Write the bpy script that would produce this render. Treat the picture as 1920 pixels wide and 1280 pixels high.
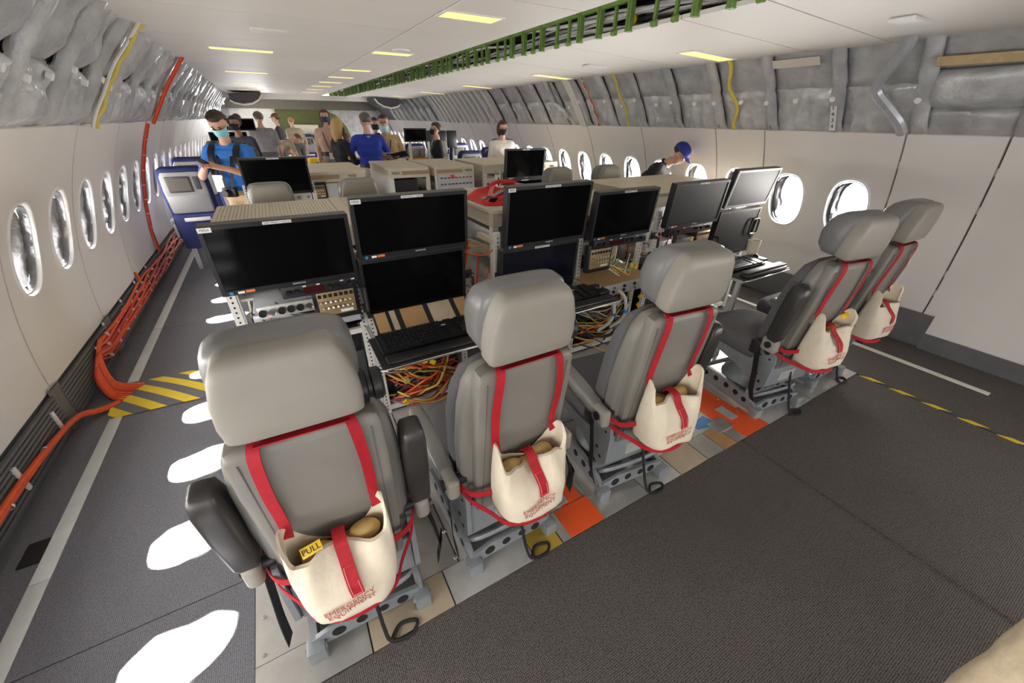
import bpy, bmesh, math, random
from mathutils import Matrix, Vector, noise
for o in list(bpy.data.objects): bpy.data.objects.remove(o)
random.seed(7)
SC = bpy.context.scene
COL = SC.collection
# ---------------------------------------------------------------- camera
cam_d = bpy.data.cameras.new('camera'); cam = bpy.data.objects.new('camera', cam_d); COL.objects.link(cam)
ROT = [[0.867899, 0.240066, -0.434879], [-0.496623, 0.438441, -0.74909], [0.010838, 0.866105, 0.499745]]
mw = Matrix(ROT).to_4x4(); mw.translation = (0, 0, 1.68)
cam.matrix_world = mw
cam_d.sensor_width = 36.0; cam_d.lens = 721.0 / 1920.0 * 36.0; cam_d.clip_start = 0.02; cam_d.clip_end = 300
SC.camera = cam
# ---------------------------------------------------------------- world, sun, exposure
w = bpy.data.worlds.new('sky'); SC.world = w; w.use_nodes = True
bg = w.node_tree.nodes['Background']
bg.inputs[0].default_value = (0.95, 0.96, 1.0, 1); bg.inputs[1].default_value = 5.0
SUN_DIR = Vector((0.61, 0.09, -1.0)).normalized()
sd = bpy.data.lights.new('sun', 'SUN'); sd.energy = 110.0; sd.angle = math.radians(0.6); sd.color = (1.0, 0.97, 0.92)
so = bpy.data.objects.new('sun', sd); COL.objects.link(so); so.rotation_euler = SUN_DIR.to_track_quat('-Z', 'Y').to_euler()
WINDOW_LIGHT = 42.0      # sky light through one window, watts
LAMP_GLOW = 5.0
SC.view_settings.view_transform = 'Standard'; SC.view_settings.look = 'None'
SC.view_settings.gamma = 1.0; SC.view_settings.exposure = -0.15
SC.view_settings.use_curve_mapping = False
try:
    SC.cycles.max_bounces = 10; SC.cycles.diffuse_bounces = 6; SC.cycles.sample_clamp_indirect = 6.0
    SC.cycles.caustics_reflective = False; SC.cycles.caustics_refractive = False
except Exception: pass

# ---------------------------------------------------------------- materials
MATS = {}
def mat(name, col, rough=0.6, metal=0.0, noise_amt=0.06, scale=8.0, bump=0.0, bscale=60.0, emit=None, estr=0.0, spec=None, coat=0.0):
    if name in MATS: return MATS[name]
    m = bpy.data.materials.new(name); m.use_nodes = True; MATS[name] = m
    nt = m.node_tree; b = nt.nodes['Principled BSDF']
    b.inputs['Roughness'].default_value = rough; b.inputs['Metallic'].default_value = metal
    if spec is not None: b.inputs['Specular IOR Level'].default_value = spec
    if coat: b.inputs['Coat Weight'].default_value = coat
    c = (col[0], col[1], col[2], 1)
    tc = nt.nodes.new('ShaderNodeTexCoord')
    if noise_amt > 0:
        n = nt.nodes.new('ShaderNodeTexNoise'); n.inputs['Scale'].default_value = scale; n.inputs['Detail'].default_value = 5
        nt.links.new(tc.outputs['Object'], n.inputs['Vector'])
        r = nt.nodes.new('ShaderNodeValToRGB')
        r.color_ramp.elements[0].position = 0.3; r.color_ramp.elements[1].position = 0.7
        r.color_ramp.elements[0].color = tuple(x * (1 - noise_amt) for x in col) + (1,)
        r.color_ramp.elements[1].color = tuple(min(1, x * (1 + noise_amt)) for x in col) + (1,)
        nt.links.new(n.outputs['Fac'], r.inputs[0]); nt.links.new(r.outputs[0], b.inputs['Base Color'])
    else: b.inputs['Base Color'].default_value = c
    if bump > 0:
        n2 = nt.nodes.new('ShaderNodeTexNoise'); n2.inputs['Scale'].default_value = bscale; n2.inputs['Detail'].default_value = 4
        nt.links.new(tc.outputs['Object'], n2.inputs['Vector'])
        bp = nt.nodes.new('ShaderNodeBump'); bp.inputs['Strength'].default_value = bump; bp.inputs['Distance'].default_value = 0.01
        nt.links.new(n2.outputs['Fac'], bp.inputs['Height']); nt.links.new(bp.outputs[0], b.inputs['Normal'])
    if emit:
        b.inputs['Emission Color'].default_value = (*emit, 1); b.inputs['Emission Strength'].default_value = estr
    return m
def carpet_mat(name, c0, c1):
    m = bpy.data.materials.new(name); m.use_nodes = True; MATS[name] = m
    nt = m.node_tree; b = nt.nodes['Principled BSDF']; b.inputs['Roughness'].default_value = 0.85; b.inputs['Specular IOR Level'].default_value = 0.25
    tc = nt.nodes.new('ShaderNodeTexCoord')
    mp = nt.nodes.new('ShaderNodeMapping'); mp.inputs['Scale'].default_value = (150, 150, 150)
    nt.links.new(tc.outputs['Object'], mp.inputs[0])
    wa = nt.nodes.new('ShaderNodeTexVoronoi'); wa.inputs['Scale'].default_value = 1.0; wa.inputs['Randomness'].default_value = 0.25
    nt.links.new(mp.outputs[0], wa.inputs['Vector'])
    nz = nt.nodes.new('ShaderNodeTexNoise'); nz.inputs['Scale'].default_value = 1.3; nz.inputs['Detail'].default_value = 6
    nt.links.new(tc.outputs['Object'], nz.inputs['Vector'])
    r = nt.nodes.new('ShaderNodeValToRGB'); r.color_ramp.elements[0].position = 0.1; r.color_ramp.elements[1].position = 0.6
    r.color_ramp.elements[0].color = (*c1, 1); r.color_ramp.elements[1].color = (*c0, 1)
    nt.links.new(wa.outputs['Distance'], r.inputs[0])
    mx = nt.nodes.new('ShaderNodeMix'); mx.data_type = 'RGBA'; mx.blend_type = 'MULTIPLY'; mx.inputs[0].default_value = 0.35
    nt.links.new(r.outputs[0], mx.inputs[6]); nt.links.new(nz.outputs['Fac'], mx.inputs[7])
    nt.links.new(mx.outputs[2], b.inputs['Base Color'])
    bp = nt.nodes.new('ShaderNodeBump'); bp.inputs['Strength'].default_value = 0.5; bp.inputs['Distance'].default_value = 0.003; bp.invert = True
    nt.links.new(wa.outputs['Distance'], bp.inputs['Height']); nt.links.new(bp.outputs[0], b.inputs['Normal'])
    return m
def stripe_mat(name, ca, cb, sx, sy, width):
    m = bpy.data.materials.new(name); m.use_nodes = True; MATS[name] = m
    nt = m.node_tree; b = nt.nodes['Principled BSDF']; b.inputs['Roughness'].default_value = 0.55
    tc = nt.nodes.new('ShaderNodeTexCoord'); sp = nt.nodes.new('ShaderNodeSeparateXYZ'); nt.links.new(tc.outputs['Object'], sp.inputs[0])
    a = nt.nodes.new('ShaderNodeMath'); a.operation = 'MULTIPLY'; a.inputs[1].default_value = sx; nt.links.new(sp.outputs[0], a.inputs[0])
    c = nt.nodes.new('ShaderNodeMath'); c.operation = 'MULTIPLY_ADD'; c.inputs[1].default_value = sy; nt.links.new(sp.outputs[1], c.inputs[0]); nt.links.new(a.outputs[0], c.inputs[2])
    d = nt.nodes.new('ShaderNodeMath'); d.operation = 'DIVIDE'; d.inputs[1].default_value = width; nt.links.new(c.outputs[0], d.inputs[0])
    e = nt.nodes.new('ShaderNodeMath'); e.operation = 'FRACT'; nt.links.new(d.outputs[0], e.inputs[0])
    g = nt.nodes.new('ShaderNodeMath'); g.operation = 'GREATER_THAN'; g.inputs[1].default_value = 0.5; nt.links.new(e.outputs[0], g.inputs[0])
    mx = nt.nodes.new('ShaderNodeMix'); mx.data_type = 'RGBA'; nt.links.new(g.outputs[0], mx.inputs[0])
    mx.inputs[6].default_value = (*ca, 1); mx.inputs[7].default_value = (*cb, 1); nt.links.new(mx.outputs[2], b.inputs['Base Color'])
    return m
def glass_mat():
    m = bpy.data.materials.new('window_glass'); m.use_nodes = True; MATS['glass'] = m
    nt = m.node_tree; nt.nodes.clear()
    out = nt.nodes.new('ShaderNodeOutputMaterial'); t = nt.nodes.new('ShaderNodeBsdfTransparent'); g = nt.nodes.new('ShaderNodeBsdfGlossy')
    g.inputs['Roughness'].default_value = 0.05; mx = nt.nodes.new('ShaderNodeMixShader'); mx.inputs[0].default_value = 0.06
    nt.links.new(t.outputs[0], mx.inputs[1]); nt.links.new(g.outputs[0], mx.inputs[2]); nt.links.new(mx.outputs[0], out.inputs[0])
    return m
glass_mat()
PANEL = mat('panel_white', (0.80, 0.755, 0.715), 0.45, 0, 0.015, 3, 0.03, 250)
CEIL = mat('ceiling_panel', (0.83, 0.80, 0.75), 0.5, 0, 0.015, 2, 0.03, 250)
BEZEL = mat('bezel_white', (0.86, 0.86, 0.85), 0.35)
FILM = mat('window_film', (0.34, 0.34, 0.355), 0.2, 0.3, 0.15, 25, 0.9, 18)
BLANKET = mat('blanket_grey', (0.42, 0.425, 0.43), 0.34, 0.05, 0.2, 7, 0.8, 22, coat=0.25)
BLANKET2 = mat('blanket_pale', (0.50, 0.505, 0.51), 0.28, 0.05, 0.2, 9, 0.9, 26, coat=0.35)
TAPE_WHITE = mat('white_label', (0.82, 0.82, 0.80), 0.5)
DARKSEAM = mat('seam_dark', (0.10, 0.095, 0.09), 0.7)
DADO = mat('dado_grey', (0.12, 0.12, 0.124), 0.6, 0, 0.1)
SKIN_OUT = mat('skin_metal', (0.25, 0.25, 0.25), 0.7)
CARPET_SHEEN = carpet_mat('carpet_painted_sheen', (0.13, 0.13, 0.145), (0.32, 0.32, 0.35))  # grazing sheen put into this carpet as a paler colour
CARPET_DIM = carpet_mat('carpet_painted_dim', (0.045, 0.040, 0.037), (0.25, 0.222, 0.208))  # dimmer light put into this carpet as a darker, browner colour
TAPE_FLOOR = mat('glow_tape', (0.70, 0.74, 0.70), 0.4, 0, 0.06)
GREEN = mat('primer_green', (0.20, 0.33, 0.08), 0.5, 0, 0.15)
OLIVE = mat('olive_panel', (0.11, 0.13, 0.04), 0.6)
ALU = mat('aluminium', (0.66, 0.64, 0.60), 0.32, 0.75, 0.14, 6, 0.1, 40)
ALU2 = mat('aluminium_dull', (0.60, 0.60, 0.58), 0.45, 0.5, 0.12, 9)
TANPLATE = mat('tan_plate', (0.60, 0.50, 0.36), 0.35, 0.4, 0.16, 5)
ORANGE_F = mat('orange_paint', (0.80, 0.10, 0.02), 0.5)
BLUE_T = mat('blue_tape', (0.06, 0.22, 0.50), 0.5)
BROWNPL = mat('brown_tag', (0.42, 0.25, 0.11), 0.5)
BLACK = mat('black_plastic', (0.012, 0.012, 0.013), 0.4)
SCREEN = mat('screen_black', (0.003, 0.003, 0.0035), 0.10, 0, 0, spec=0.15)
BLACKM = mat('black_metal', (0.022, 0.022, 0.024), 0.45, 0.3)
WEB = mat('black_webbing', (0.012, 0.012, 0.012), 0.8)
CREAM = mat('rack_cream', (0.68, 0.62, 0.49), 0.5, 0, 0.04, 5)
WHITEP = mat('rack_white', (0.76, 0.74, 0.70), 0.45, 0, 0.04)
SEATGREY = mat('seat_shell_grey', (0.215, 0.203, 0.182), 0.42, 0, 0.03, 12, 0.06, 300)
HEADGREY = mat('headrest_shell', (0.31, 0.29, 0.25), 0.45, 0, 0.03, 12, 0.06, 300)
LEATHER = mat('headrest_leather', (0.20, 0.198, 0.197), 0.34, 0, 0.06, 9, 0.15, 35)
FABRIC = mat('seat_fabric', (0.115, 0.113, 0.118), 0.9, 0, 0.12, 120, 0.3, 400)
ARMDARK = mat('arm_dark', (0.035, 0.033, 0.030), 0.35, 0, 0.05)
ARMGREY = mat('arm_grey', (0.24, 0.235, 0.22), 0.36, 0, 0.05)
STEEL = mat('seat_steel', (0.30, 0.325, 0.345), 0.42, 0.35, 0.08, 20)
HOLE = mat('hole_black', (0.01, 0.01, 0.01), 0.9)
RED = mat('red_webbing', (0.40, 0.004, 0.014), 0.7, 0, 0.12, 60)
REDST = mat('red_stitch', (0.80, 0.25, 0.25), 0.7)
CANVAS = mat('canvas', (0.74, 0.66, 0.52), 0.85, 0, 0.05, 14, 0.25, 45)
CANVAS_IN = mat('bag_contents', (0.62, 0.42, 0.16), 0.55, 0, 0.3, 20)
INK = mat('ink_red', (0.45, 0.10, 0.08), 0.8)
INKB = mat('ink_black', (0.05, 0.05, 0.05), 0.8)
YEL = mat('yellow_tag', (0.85, 0.55, 0.02), 0.5)
ORANGE_C = mat('orange_cable', (0.78, 0.105, 0.025), 0.42, 0, 0.12, 30)
RED_C = mat('red_cable', (0.55, 0.04, 0.02), 0.45)
YEL_C = mat('amber_cable', (0.62, 0.33, 0.05), 0.5)
YELLOW_C = mat('yellow_cable', (0.62, 0.50, 0.10), 0.5)
GREY_C = mat('grey_cable', (0.64, 0.65, 0.67), 0.45)
WHITE_C = mat('white_cable', (0.75, 0.74, 0.70), 0.5)
TIE = mat('cable_tie', (0.85, 0.83, 0.78), 0.5)
BRASS = mat('gold_panel', (0.42, 0.30, 0.15), 0.4, 0.4)
CHROME = mat('chrome', (0.8, 0.8, 0.8), 0.15, 1.0, 0)
NAVY = mat('navy_fabric', (0.022, 0.030, 0.13), 0.8, 0, 0.1)
PAXGREY = mat('pax_plastic', (0.32, 0.32, 0.325), 0.4, 0, 0.03)
PAXSCR = mat('pax_screen', (0.14, 0.13, 0.115), 0.2)
PAXDARK = mat('pax_dark', (0.06, 0.06, 0.062), 0.5)
LAMPY = mat('lamp_diffuser', (0.9, 0.75, 0.3), 0.5, 0, 0, emit=(1.0, 0.76, 0.22), estr=LAMP_GLOW * 0.26)

# ---------------------------------------------------------------- mesh builder
class MB:
    def __init__(s): s.v = []; s.f = []; s.m = []
    def add(s, vs, fs, mi=0, M=None):
        k = len(s.v)
        s.v += [tuple(M @ Vector(p)) for p in vs] if M is not None else [tuple(p) for p in vs]
        s.f += [tuple(i + k for i in f) for f in fs]; s.m += [mi] * len(fs)
        return s
    def box(s, x0, x1, y0, y1, z0, z1, mi=0, r=0.0, M=None, seg=2):
        if r <= 0:
            vs = [(x, y, z) for z in (z0, z1) for y in (y0, y1) for x in (x0, x1)]
            return s.add(vs, [(0, 2, 3, 1), (4, 5, 7, 6), (0, 1, 5, 4), (2, 6, 7, 3), (0, 4, 6, 2), (1, 3, 7, 5)], mi, M)
        bm = bmesh.new(); bmesh.ops.create_cube(bm, size=1)
        for q in bm.verts: q.co = Vector(((x0 + x1) / 2 + q.co.x * (x1 - x0), (y0 + y1) / 2 + q.co.y * (y1 - y0), (z0 + z1) / 2 + q.co.z * (z1 - z0)))
        bmesh.ops.bevel(bm, geom=list(bm.edges), offset=r, segments=seg, profile=0.5, affect='EDGES', clamp_overlap=True)
        bm.verts.ensure_lookup_table(); bm.verts.index_update()
        s.add([q.co[:] for q in bm.verts], [[q.index for q in f.verts] for f in bm.faces], mi, M); bm.free(); return s
    def tube(s, path, r, n=8, mi=0, M=None, closed=False, cap=True):
        P = [Vector(p) for p in path]; k = len(P); vs = []; fs = []
        up = Vector((0, 0, 1)); prev = None
        for i in range(k):
            a = P[(i - 1) % k] if (closed or i > 0) else P[i]; b = P[(i + 1) % k] if (closed or i < k - 1) else P[i]
            t = (b - a)
            t = t.normalized() if t.length > 1e-9 else Vector((0, 1, 0))
            if prev is None:
                u = t.cross(up)
                if u.length < 1e-3: u = t.cross(Vector((1, 0, 0)))
            else: u = prev - t * prev.dot(t)
            u.normalize(); prev = u; w_ = t.cross(u)
            rr = r[i] if isinstance(r, (list, tuple)) else r
            for j in range(n):
                an = 2 * math.pi * j / n
                vs.append(P[i] + u * (rr * math.cos(an)) + w_ * (rr * math.sin(an)))
        kk = k if closed else k - 1
        for i in range(kk):
            for j in range(n):
                a = i * n + j; b = i * n + (j + 1) % n; c = ((i + 1) % k) * n + (j + 1) % n; d = ((i + 1) % k) * n + j
                fs.append((a, b, c, d))
        if cap and not closed: fs.append(tuple(range(n))[::-1]); fs.append(tuple(range((k - 1) * n, k * n)))
        return s.add(vs, fs, mi, M)
    def cyl(s, p0, p1, r, n=12, mi=0, M=None): return s.tube([p0, p1], r, n, mi, M)
    def prism(s, poly, axis, c0, c1, mi=0, M=None):
        n = len(poly)
        def pt(a, b, c): return {'x': (c, a, b), 'y': (a, c, b), 'z': (a, b, c)}[axis]
        vs = [pt(a, b, c0) for a, b in poly] + [pt(a, b, c1) for a, b in poly]
        fs = [tuple(range(n))[::-1], tuple(range(n, 2 * n))] + [(i, (i + 1) % n, n + (i + 1) % n, n + i) for i in range(n)]
        return s.add(vs, fs, mi, M)
    def grid(s, fn, nu, nv, mi=0, M=None, closeu=False):
        vs = [fn(i / nu, j / nv) for j in range(nv + 1) for i in range(nu + (0 if closeu else 1))]
        W = nu if closeu else nu + 1; fs = []
        for j in range(nv):
            for i in range(nu):
                a = j * W + i; b = j * W + (i + 1) % W; fs.append((a, b, b + W, a + W))
        return s.add(vs, fs, mi, M)
    def ell(s, c, r, mi=0, M=None, nu=14, nv=9, e=1.0):
        def sg(x): return math.copysign(abs(x) ** e, x)
        def fn(u, v):
            th = u * 2 * math.pi; ph = (v - 0.5) * math.pi
            return (c[0] + r[0] * sg(math.cos(ph)) * sg(math.cos(th)), c[1] + r[1] * sg(math.cos(ph)) * sg(math.sin(th)), c[2] + r[2] * sg(math.sin(ph)))
        return s.grid(fn, nu, nv, mi, M, True)
    def lathe(s, prof, c, axis='z', n=20, mi=0, M=None):
        def fn(u, v):
            i = min(int(round(v * (len(prof) - 1))), len(prof) - 1); r, h = prof[i]; a = u * 2 * math.pi
            p, q = r * math.cos(a), r * math.sin(a)
            return {'z': (c[0] + p, c[1] + q, c[2] + h), 'x': (c[0] + h, c[1] + p, c[2] + q), 'y': (c[0] + p, c[1] + h, c[2] + q)}[axis]
        return s.grid(fn, n, len(prof) - 1, mi, M, True)
    def ribbon(s, path, side, width, th=0.002, mi=0, M=None):
        vs = []; fs = []; n = len(path)
        for i, p in enumerate(path):
            P = Vector(p); sv = Vector(side[i] if isinstance(side[0], (tuple, list, Vector)) else side).normalized() * (width / 2)
            a = Vector(path[max(0, i - 1)]); b = Vector(path[min(n - 1, i + 1)]); t = (b - a).normalized(); nn = t.cross(sv).normalized() * th / 2
            vs += [P - sv - nn, P + sv - nn, P + sv + nn, P - sv + nn]
        for i in range(n - 1):
            for j in range(4): fs.append((i * 4 + j, i * 4 + (j + 1) % 4, i * 4 + 4 + (j + 1) % 4, i * 4 + 4 + j))
        fs += [(3, 2, 1, 0), tuple(range(4 * n - 4, 4 * n))]
        return s.add(vs, fs, mi, M)
    def mesh(s, name, mats, ang=40):
        me = bpy.data.meshes.new(name); me.from_pydata(s.v, [], s.f)
        if not isinstance(mats, (list, tuple)): mats = [mats]
        for x in mats: me.materials.append(x)
        me.polygons.foreach_set('material_index', s.m)
        bm = bmesh.new(); bm.from_mesh(me); bmesh.ops.recalc_face_normals(bm, faces=bm.faces); bm.to_mesh(me); bm.free()
        me.polygons.foreach_set('use_smooth', [True] * len(me.polygons))
        me.set_sharp_from_angle(angle=math.radians(ang)); me.update()
        return me
    def build(s, name, mats, parent=None, loc=(0, 0, 0), rot=None, ang=40):
        return link(name, s.mesh(name, mats, ang), parent, loc, rot)
def link(name, data, parent=None, loc=(0, 0, 0), rot=None):
    o = bpy.data.objects.new(name, data); COL.objects.link(o); o.location = loc
    if rot: o.rotation_euler = rot
    if parent is not None: o.parent = parent
    return o
def tag(o, label=None, cat=None, group=None, kind=None):
    if label: o['label'] = label
    if cat: o['category'] = cat
    if group: o['group'] = group
    if kind: o['kind'] = kind
    return o
def thing(name, label, cat, loc=(0, 0, 0), rz=0.0, group=None):
    o = bpy.data.objects.new(name, None); COL.objects.link(o); o.location = loc; o.rotation_euler = (0, 0, rz); o.empty_display_size = 0.1
    return tag(o, label, cat, group)
def one(name, mb, mats, label, cat, group=None, loc=(0, 0, 0), rot=None, ang=40):
    return tag(mb.build(name, mats, None, loc, rot, ang), label, cat, group)
def struct(name, mb, mats, parent=None, ang=40):
    o = mb.build(name, mats, parent, ang=ang)
    if parent is None: o['kind'] = 'structure'
    return o
def copy_tree(o, parent=None):
    c = o.copy(); COL.objects.link(c); c.parent = parent
    if parent is not None: c.matrix_parent_inverse = o.matrix_parent_inverse.copy()
    for ch in list(o.children): copy_tree(ch, c)
    return c
def text(name, s, size, material, parent, M, align='CENTER', ext=0.0006):
    cu = bpy.data.curves.new(name, 'FONT'); cu.body = s; cu.size = size; cu.align_x = align; cu.align_y = 'CENTER'; cu.extrude = ext; cu.resolution_u = 2
    t = bpy.data.objects.new(name, cu); me = bpy.data.meshes.new_from_object(t); bpy.data.objects.remove(t)
    me.materials.clear(); me.materials.append(material)
    o = link(name, me, parent); o.matrix_local = M
    return o
def basis(x, z, loc):
    X = Vector(x).normalized(); Z = Vector(z).normalized(); Y = Z.cross(X); m = Matrix((X, Y, Z)).transposed().to_4x4(); m.translation = loc; return m
def lerp(a, b, t): return a + (b - a) * t
def spline(pts, n=6):
    P = [Vector(p) for p in pts]; out = []
    for i in range(len(P) - 1):
        p0 = P[max(i - 1, 0)]; p1 = P[i]; p2 = P[i + 1]; p3 = P[min(i + 2, len(P) - 1)]
        for k in range(n):
            t = k / n
            out.append(0.5 * ((2 * p1) + (p2 - p0) * t + (2 * p0 - 5 * p1 + 4 * p2 - p3) * t * t + (3 * p1 - p0 - 3 * p2 + p3) * t ** 3))
    out.append(P[-1]); return out

# ================================================================ the cabin shell
XC, RAD, ZC, BAY = 1.54, 2.97, 0.14, 0.521
Y0, Y1 = -4.66, 17.2
def wp(side, y, z, off=0.0):
    r = RAD + off; a = z - ZC
    return Vector((XC + side * math.sqrt(max(r * r - a * a, 0.01)), y, z))
WL = [3.155 + BAY * k for k in range(-14, 27)]
WR = [1.621 + BAY * k for k in range(0, 30)] + [-1.505 - BAY * k for k in range(0, 6)]
ZW = 1.02
def hole_cell(mb, side, yc, y0, y1, z0, z1, hw, hh, off, mi=0, rings=5, flip=1):
    angs = [2 * math.pi * i / 32 for i in range(32)]
    for (a, b) in ((y0, z0), (y1, z0), (y0, z1), (y1, z1)): angs.append(math.atan2(b - ZW, a - yc) % (2 * math.pi))
    angs = sorted(set(round(a, 5) for a in angs)); n = len(angs); vs = []; fs = []
    for k in range(rings + 1):
        t = k / rings
        for a in angs:
            c, s_ = math.cos(a), math.sin(a)
            e = 2.5; rr = (abs(c / hw) ** e + abs(s_ / hh) ** e) ** (-1 / e)
            R2 = min(((y1 if c > 0 else y0) - yc) / c if abs(c) > 1e-6 else 9, ((z1 if s_ > 0 else z0) - ZW) / s_ if abs(s_) > 1e-6 else 9)
            q = lerp(rr, R2, t); vs.append(wp(side, yc + q * c, ZW + q * s_, off))
    for k in range(rings):
        for i in range(n): fs.append((k * n + i, k * n + (i + 1) % n, (k + 1) * n + (i + 1) % n, (k + 1) * n + i))
    mb.add(vs, fs, mi)
def strip(mb, side, y0, y1, z0, z1, off, nz=4, mi=0, ny=1):
    mb.grid(lambda u, v: wp(side, lerp(y0, y1, u), lerp(z0, z1, v), off), ny, nz, mi)
def oval(side, yc, hw, hh, off, n=40):
    out = []
    for i in range(n):
        a = 2 * math.pi * i / n; c, s_ = math.cos(a), math.sin(a); rr = (abs(c / hw) ** 2.5 + abs(s_ / hh) ** 2.5) ** -0.4
        out.append(wp(side, yc + rr * c, ZW + rr * s_, off))
    return out
walls = {}
for side, nm, wins in ((-1, 'left', WL), (1, 'right', WR)):
    mb = MB(); D = 0.10
    wset = sorted(y for y in wins if Y0 < y < Y1)
    y = Y0
    for yc in wset:                                # outer skin, one hole per window
        a, b = yc - BAY / 2, yc + BAY / 2
        if a > y + 0.01: strip(mb, side, y, a, 0.72, 1.32, D, 3)
        hole_cell(mb, side, yc, a, b, 0.72, 1.32, 0.165, 0.262, D, rings=2); y = b
    if y < Y1: strip(mb, side, y, Y1, 0.72, 1.32, D, 3)
    strip(mb, side, Y0, Y1, -0.05, 0.72, D, 4); strip(mb, side, Y0, Y1, 1.32, 3.0, D, 14); 
    mb.grid(lambda u, v: Vector((XC + side * lerp(1.05, 0.0, v), lerp(Y0, Y1, u), ZC + math.sqrt((RAD + D) ** 2 - (lerp(1.05, 0.0, v)) ** 2))), 1, 6)
    walls[side] = struct('wall_' + nm, mb, SKIN_OUT)
    W = walls[side]
    # sidewall panels
    if side < 0: cuts = [(2.895 + 2 * BAY * k, 2.895 + 2 * BAY * (k + 1)) for k in range(-7, 14)]
    else:
        cuts = [(-0.22, 0.82), (0.82, 1.345), (1.345, 2.40), (2.40, 2.92)] + [(2.92 + 2 * BAY * k, 2.92 + 2 * BAY * (k + 1)) for k in range(0, 14)] + [(-1.245 - 2 * BAY * (k), -0.22 - 2 * BAY * k) for k in range(0, 4)]
    for (a, b) in cuts:
        if a < Y0 - 0.6 or b > Y1 + 0.3: continue
        ws = [yc for yc in wset if a < yc < b]; mb = MB(); g = 0.006; zb = 0.29 if (side < 0 or a > 0.8) else 0.13
        ed = [a + g] + [(ws[i] + ws[i + 1]) / 2 for i in range(len(ws) - 1)] + [b - g]
        if ws:
            for i, yc in enumerate(ws):
                hole_cell(mb, side, yc, ed[i], ed[i + 1], 0.74, 1.30, 0.152, 0.24, 0.0, rings=4)
                strip(mb, side, ed[i], ed[i + 1], zb, 0.74, 0.0, 6); strip(mb, side, ed[i], ed[i + 1], 1.30, 1.615, 0.0, 5)
        else: strip(mb, side, a + g, b - g, zb, 1.615, 0.0, 16)
        # rolled lip along the top and returns at both ends
        mb.grid(lambda u, v: wp(side, lerp(a + g, b - g, u), 1.615 + 0.008 * math.sin(v * math.pi), 0.03 * v), 1, 3)
        for e in (a + g, b - g): mb.grid(lambda u, v: wp(side, e, lerp(zb, 1.615, v), 0.03 * u), 1, 10)
        mb.build('sidewall_panel', PANEL, W)
        # dark gap strip with pale clips along the seam
        sm = MB(); sm.grid(lambda u, v: wp(side, a + (u - 0.5) * 0.03, lerp(zb, 1.60, v), 0.028), 1, 12); so_ = sm.build('panel_seam', DARKSEAM, W)
        cm = MB()
        for zz in (0.45, 0.62, 1.12, 1.38):
            cm.grid(lambda u, v: wp(side, a + (u - 0.5) * 0.012, lerp(zz, zz + 0.05, v), 0.02), 1, 1)
        cm.build('seam_clip', WHITEP, so_)
    # windows
    for k, yc in enumerate(wset):
        mb = MB()
        prof = [(0.0, 0.0, 0.0), (0.006, 0.006, -0.007), (0.014, 0.014, -0.008), (0.020, 0.020, -0.003), (0.022, 0.022, 0.004)]
        rings = [oval(side, yc, 0.150 + p[0], 0.238 + p[1], p[2]) for p in [(-0.006, -0.006, 0.02)] + prof]
        n = 40; vs = [q for r_ in rings for q in r_]; fs = [(i * n + j, i * n + (j + 1) % n, (i + 1) * n + (j + 1) % n, (i + 1) * n + j) for i in range(len(rings) - 1) for j in range(n)]
        mb.add(vs, fs); win = mb.build('window_%d' % (k + 1 + (100 if side > 0 else 0)), BEZEL); win['kind'] = 'structure'
        if not (-1 < yc < 12): pass
        mb = MB(); nr = 5; vs = []
        for r_ in range(nr + 1):
            t = r_ / nr
            for q, P in enumerate(oval(side, yc, lerp(0.146, 0.158, t), lerp(0.232, 0.256, t), lerp(0.01, 0.098, t))):
                w_ = noise.noise(Vector((P.y * 23, P.z * 23, r_ * 1.3 + side))) * 0.016 * math.sin(math.pi * min(t * 1.1, 1))
                d = Vector((0, P.y - yc, P.z - ZW)).normalized(); vs.append(P - d * (0.004 + abs(w_)))
        fs = [(i * n + j, i * n + (j + 1) % n, (i + 1) * n + (j + 1) % n, (i + 1) * n + j) for i in range(nr) for j in range(n)]
        mb.add(vs, fs); mb.build('window_reveal', FILM, win, ang=80)
        mb = MB(); mb.add(oval(side, yc, 0.164, 0.26, 0.094), [tuple(range(n))]); mb.build('pane', MATS['glass'], win)
        # crumpled insulation film bunched at the forward edge of the opening
        mb = MB()
        def ff(u, v):
            t = (v - 0.5) * 2; z = ZW + t * 0.225; hw = 0.150 * (1 - abs(t) ** 2.5) ** 0.4
            yy = yc + hw - u * ((0.07 if side > 0 or yc < 2.9 else 0.125) + 0.03 * noise.noise(Vector((v * 4, yc, 0)))) * (1 if hw > 0.05 else hw / 0.05)
            return wp(side, yy, z, 0.045 + 0.03 * math.sin(u * 7 + v * 3) * u + 0.02 * noise.noise(Vector((u * 6, v * 9, yc))))
        mb.grid(ff, 8, 16); mb.build('insulation_film', FILM, win, ang=80)
        ld = bpy.data.lights.new('daylight', 'AREA'); ld.shape = 'RECTANGLE'; ld.size = 0.36; ld.size_y = 0.56; ld.energy = WINDOW_LIGHT * (1.0 if side > 0 else 0.62); ld.color = (1.0, 0.955, 0.895)
        P = wp(side, yc, ZW, 0.16); lo = bpy.data.objects.new('window_daylight', ld); COL.objects.link(lo); lo.location = P
        dv = (Vector((XC, yc, 0.9)) - P); lo.rotation_euler = dv.to_track_quat('-Z', 'Z').to_euler()
    # dado / baseboard
    mb = MB(); strip(mb, side, Y0, Y1, -0.01, 0.30, 0.012, 4)
    dd = mb.build('dado_backing', DADO, W)
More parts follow.
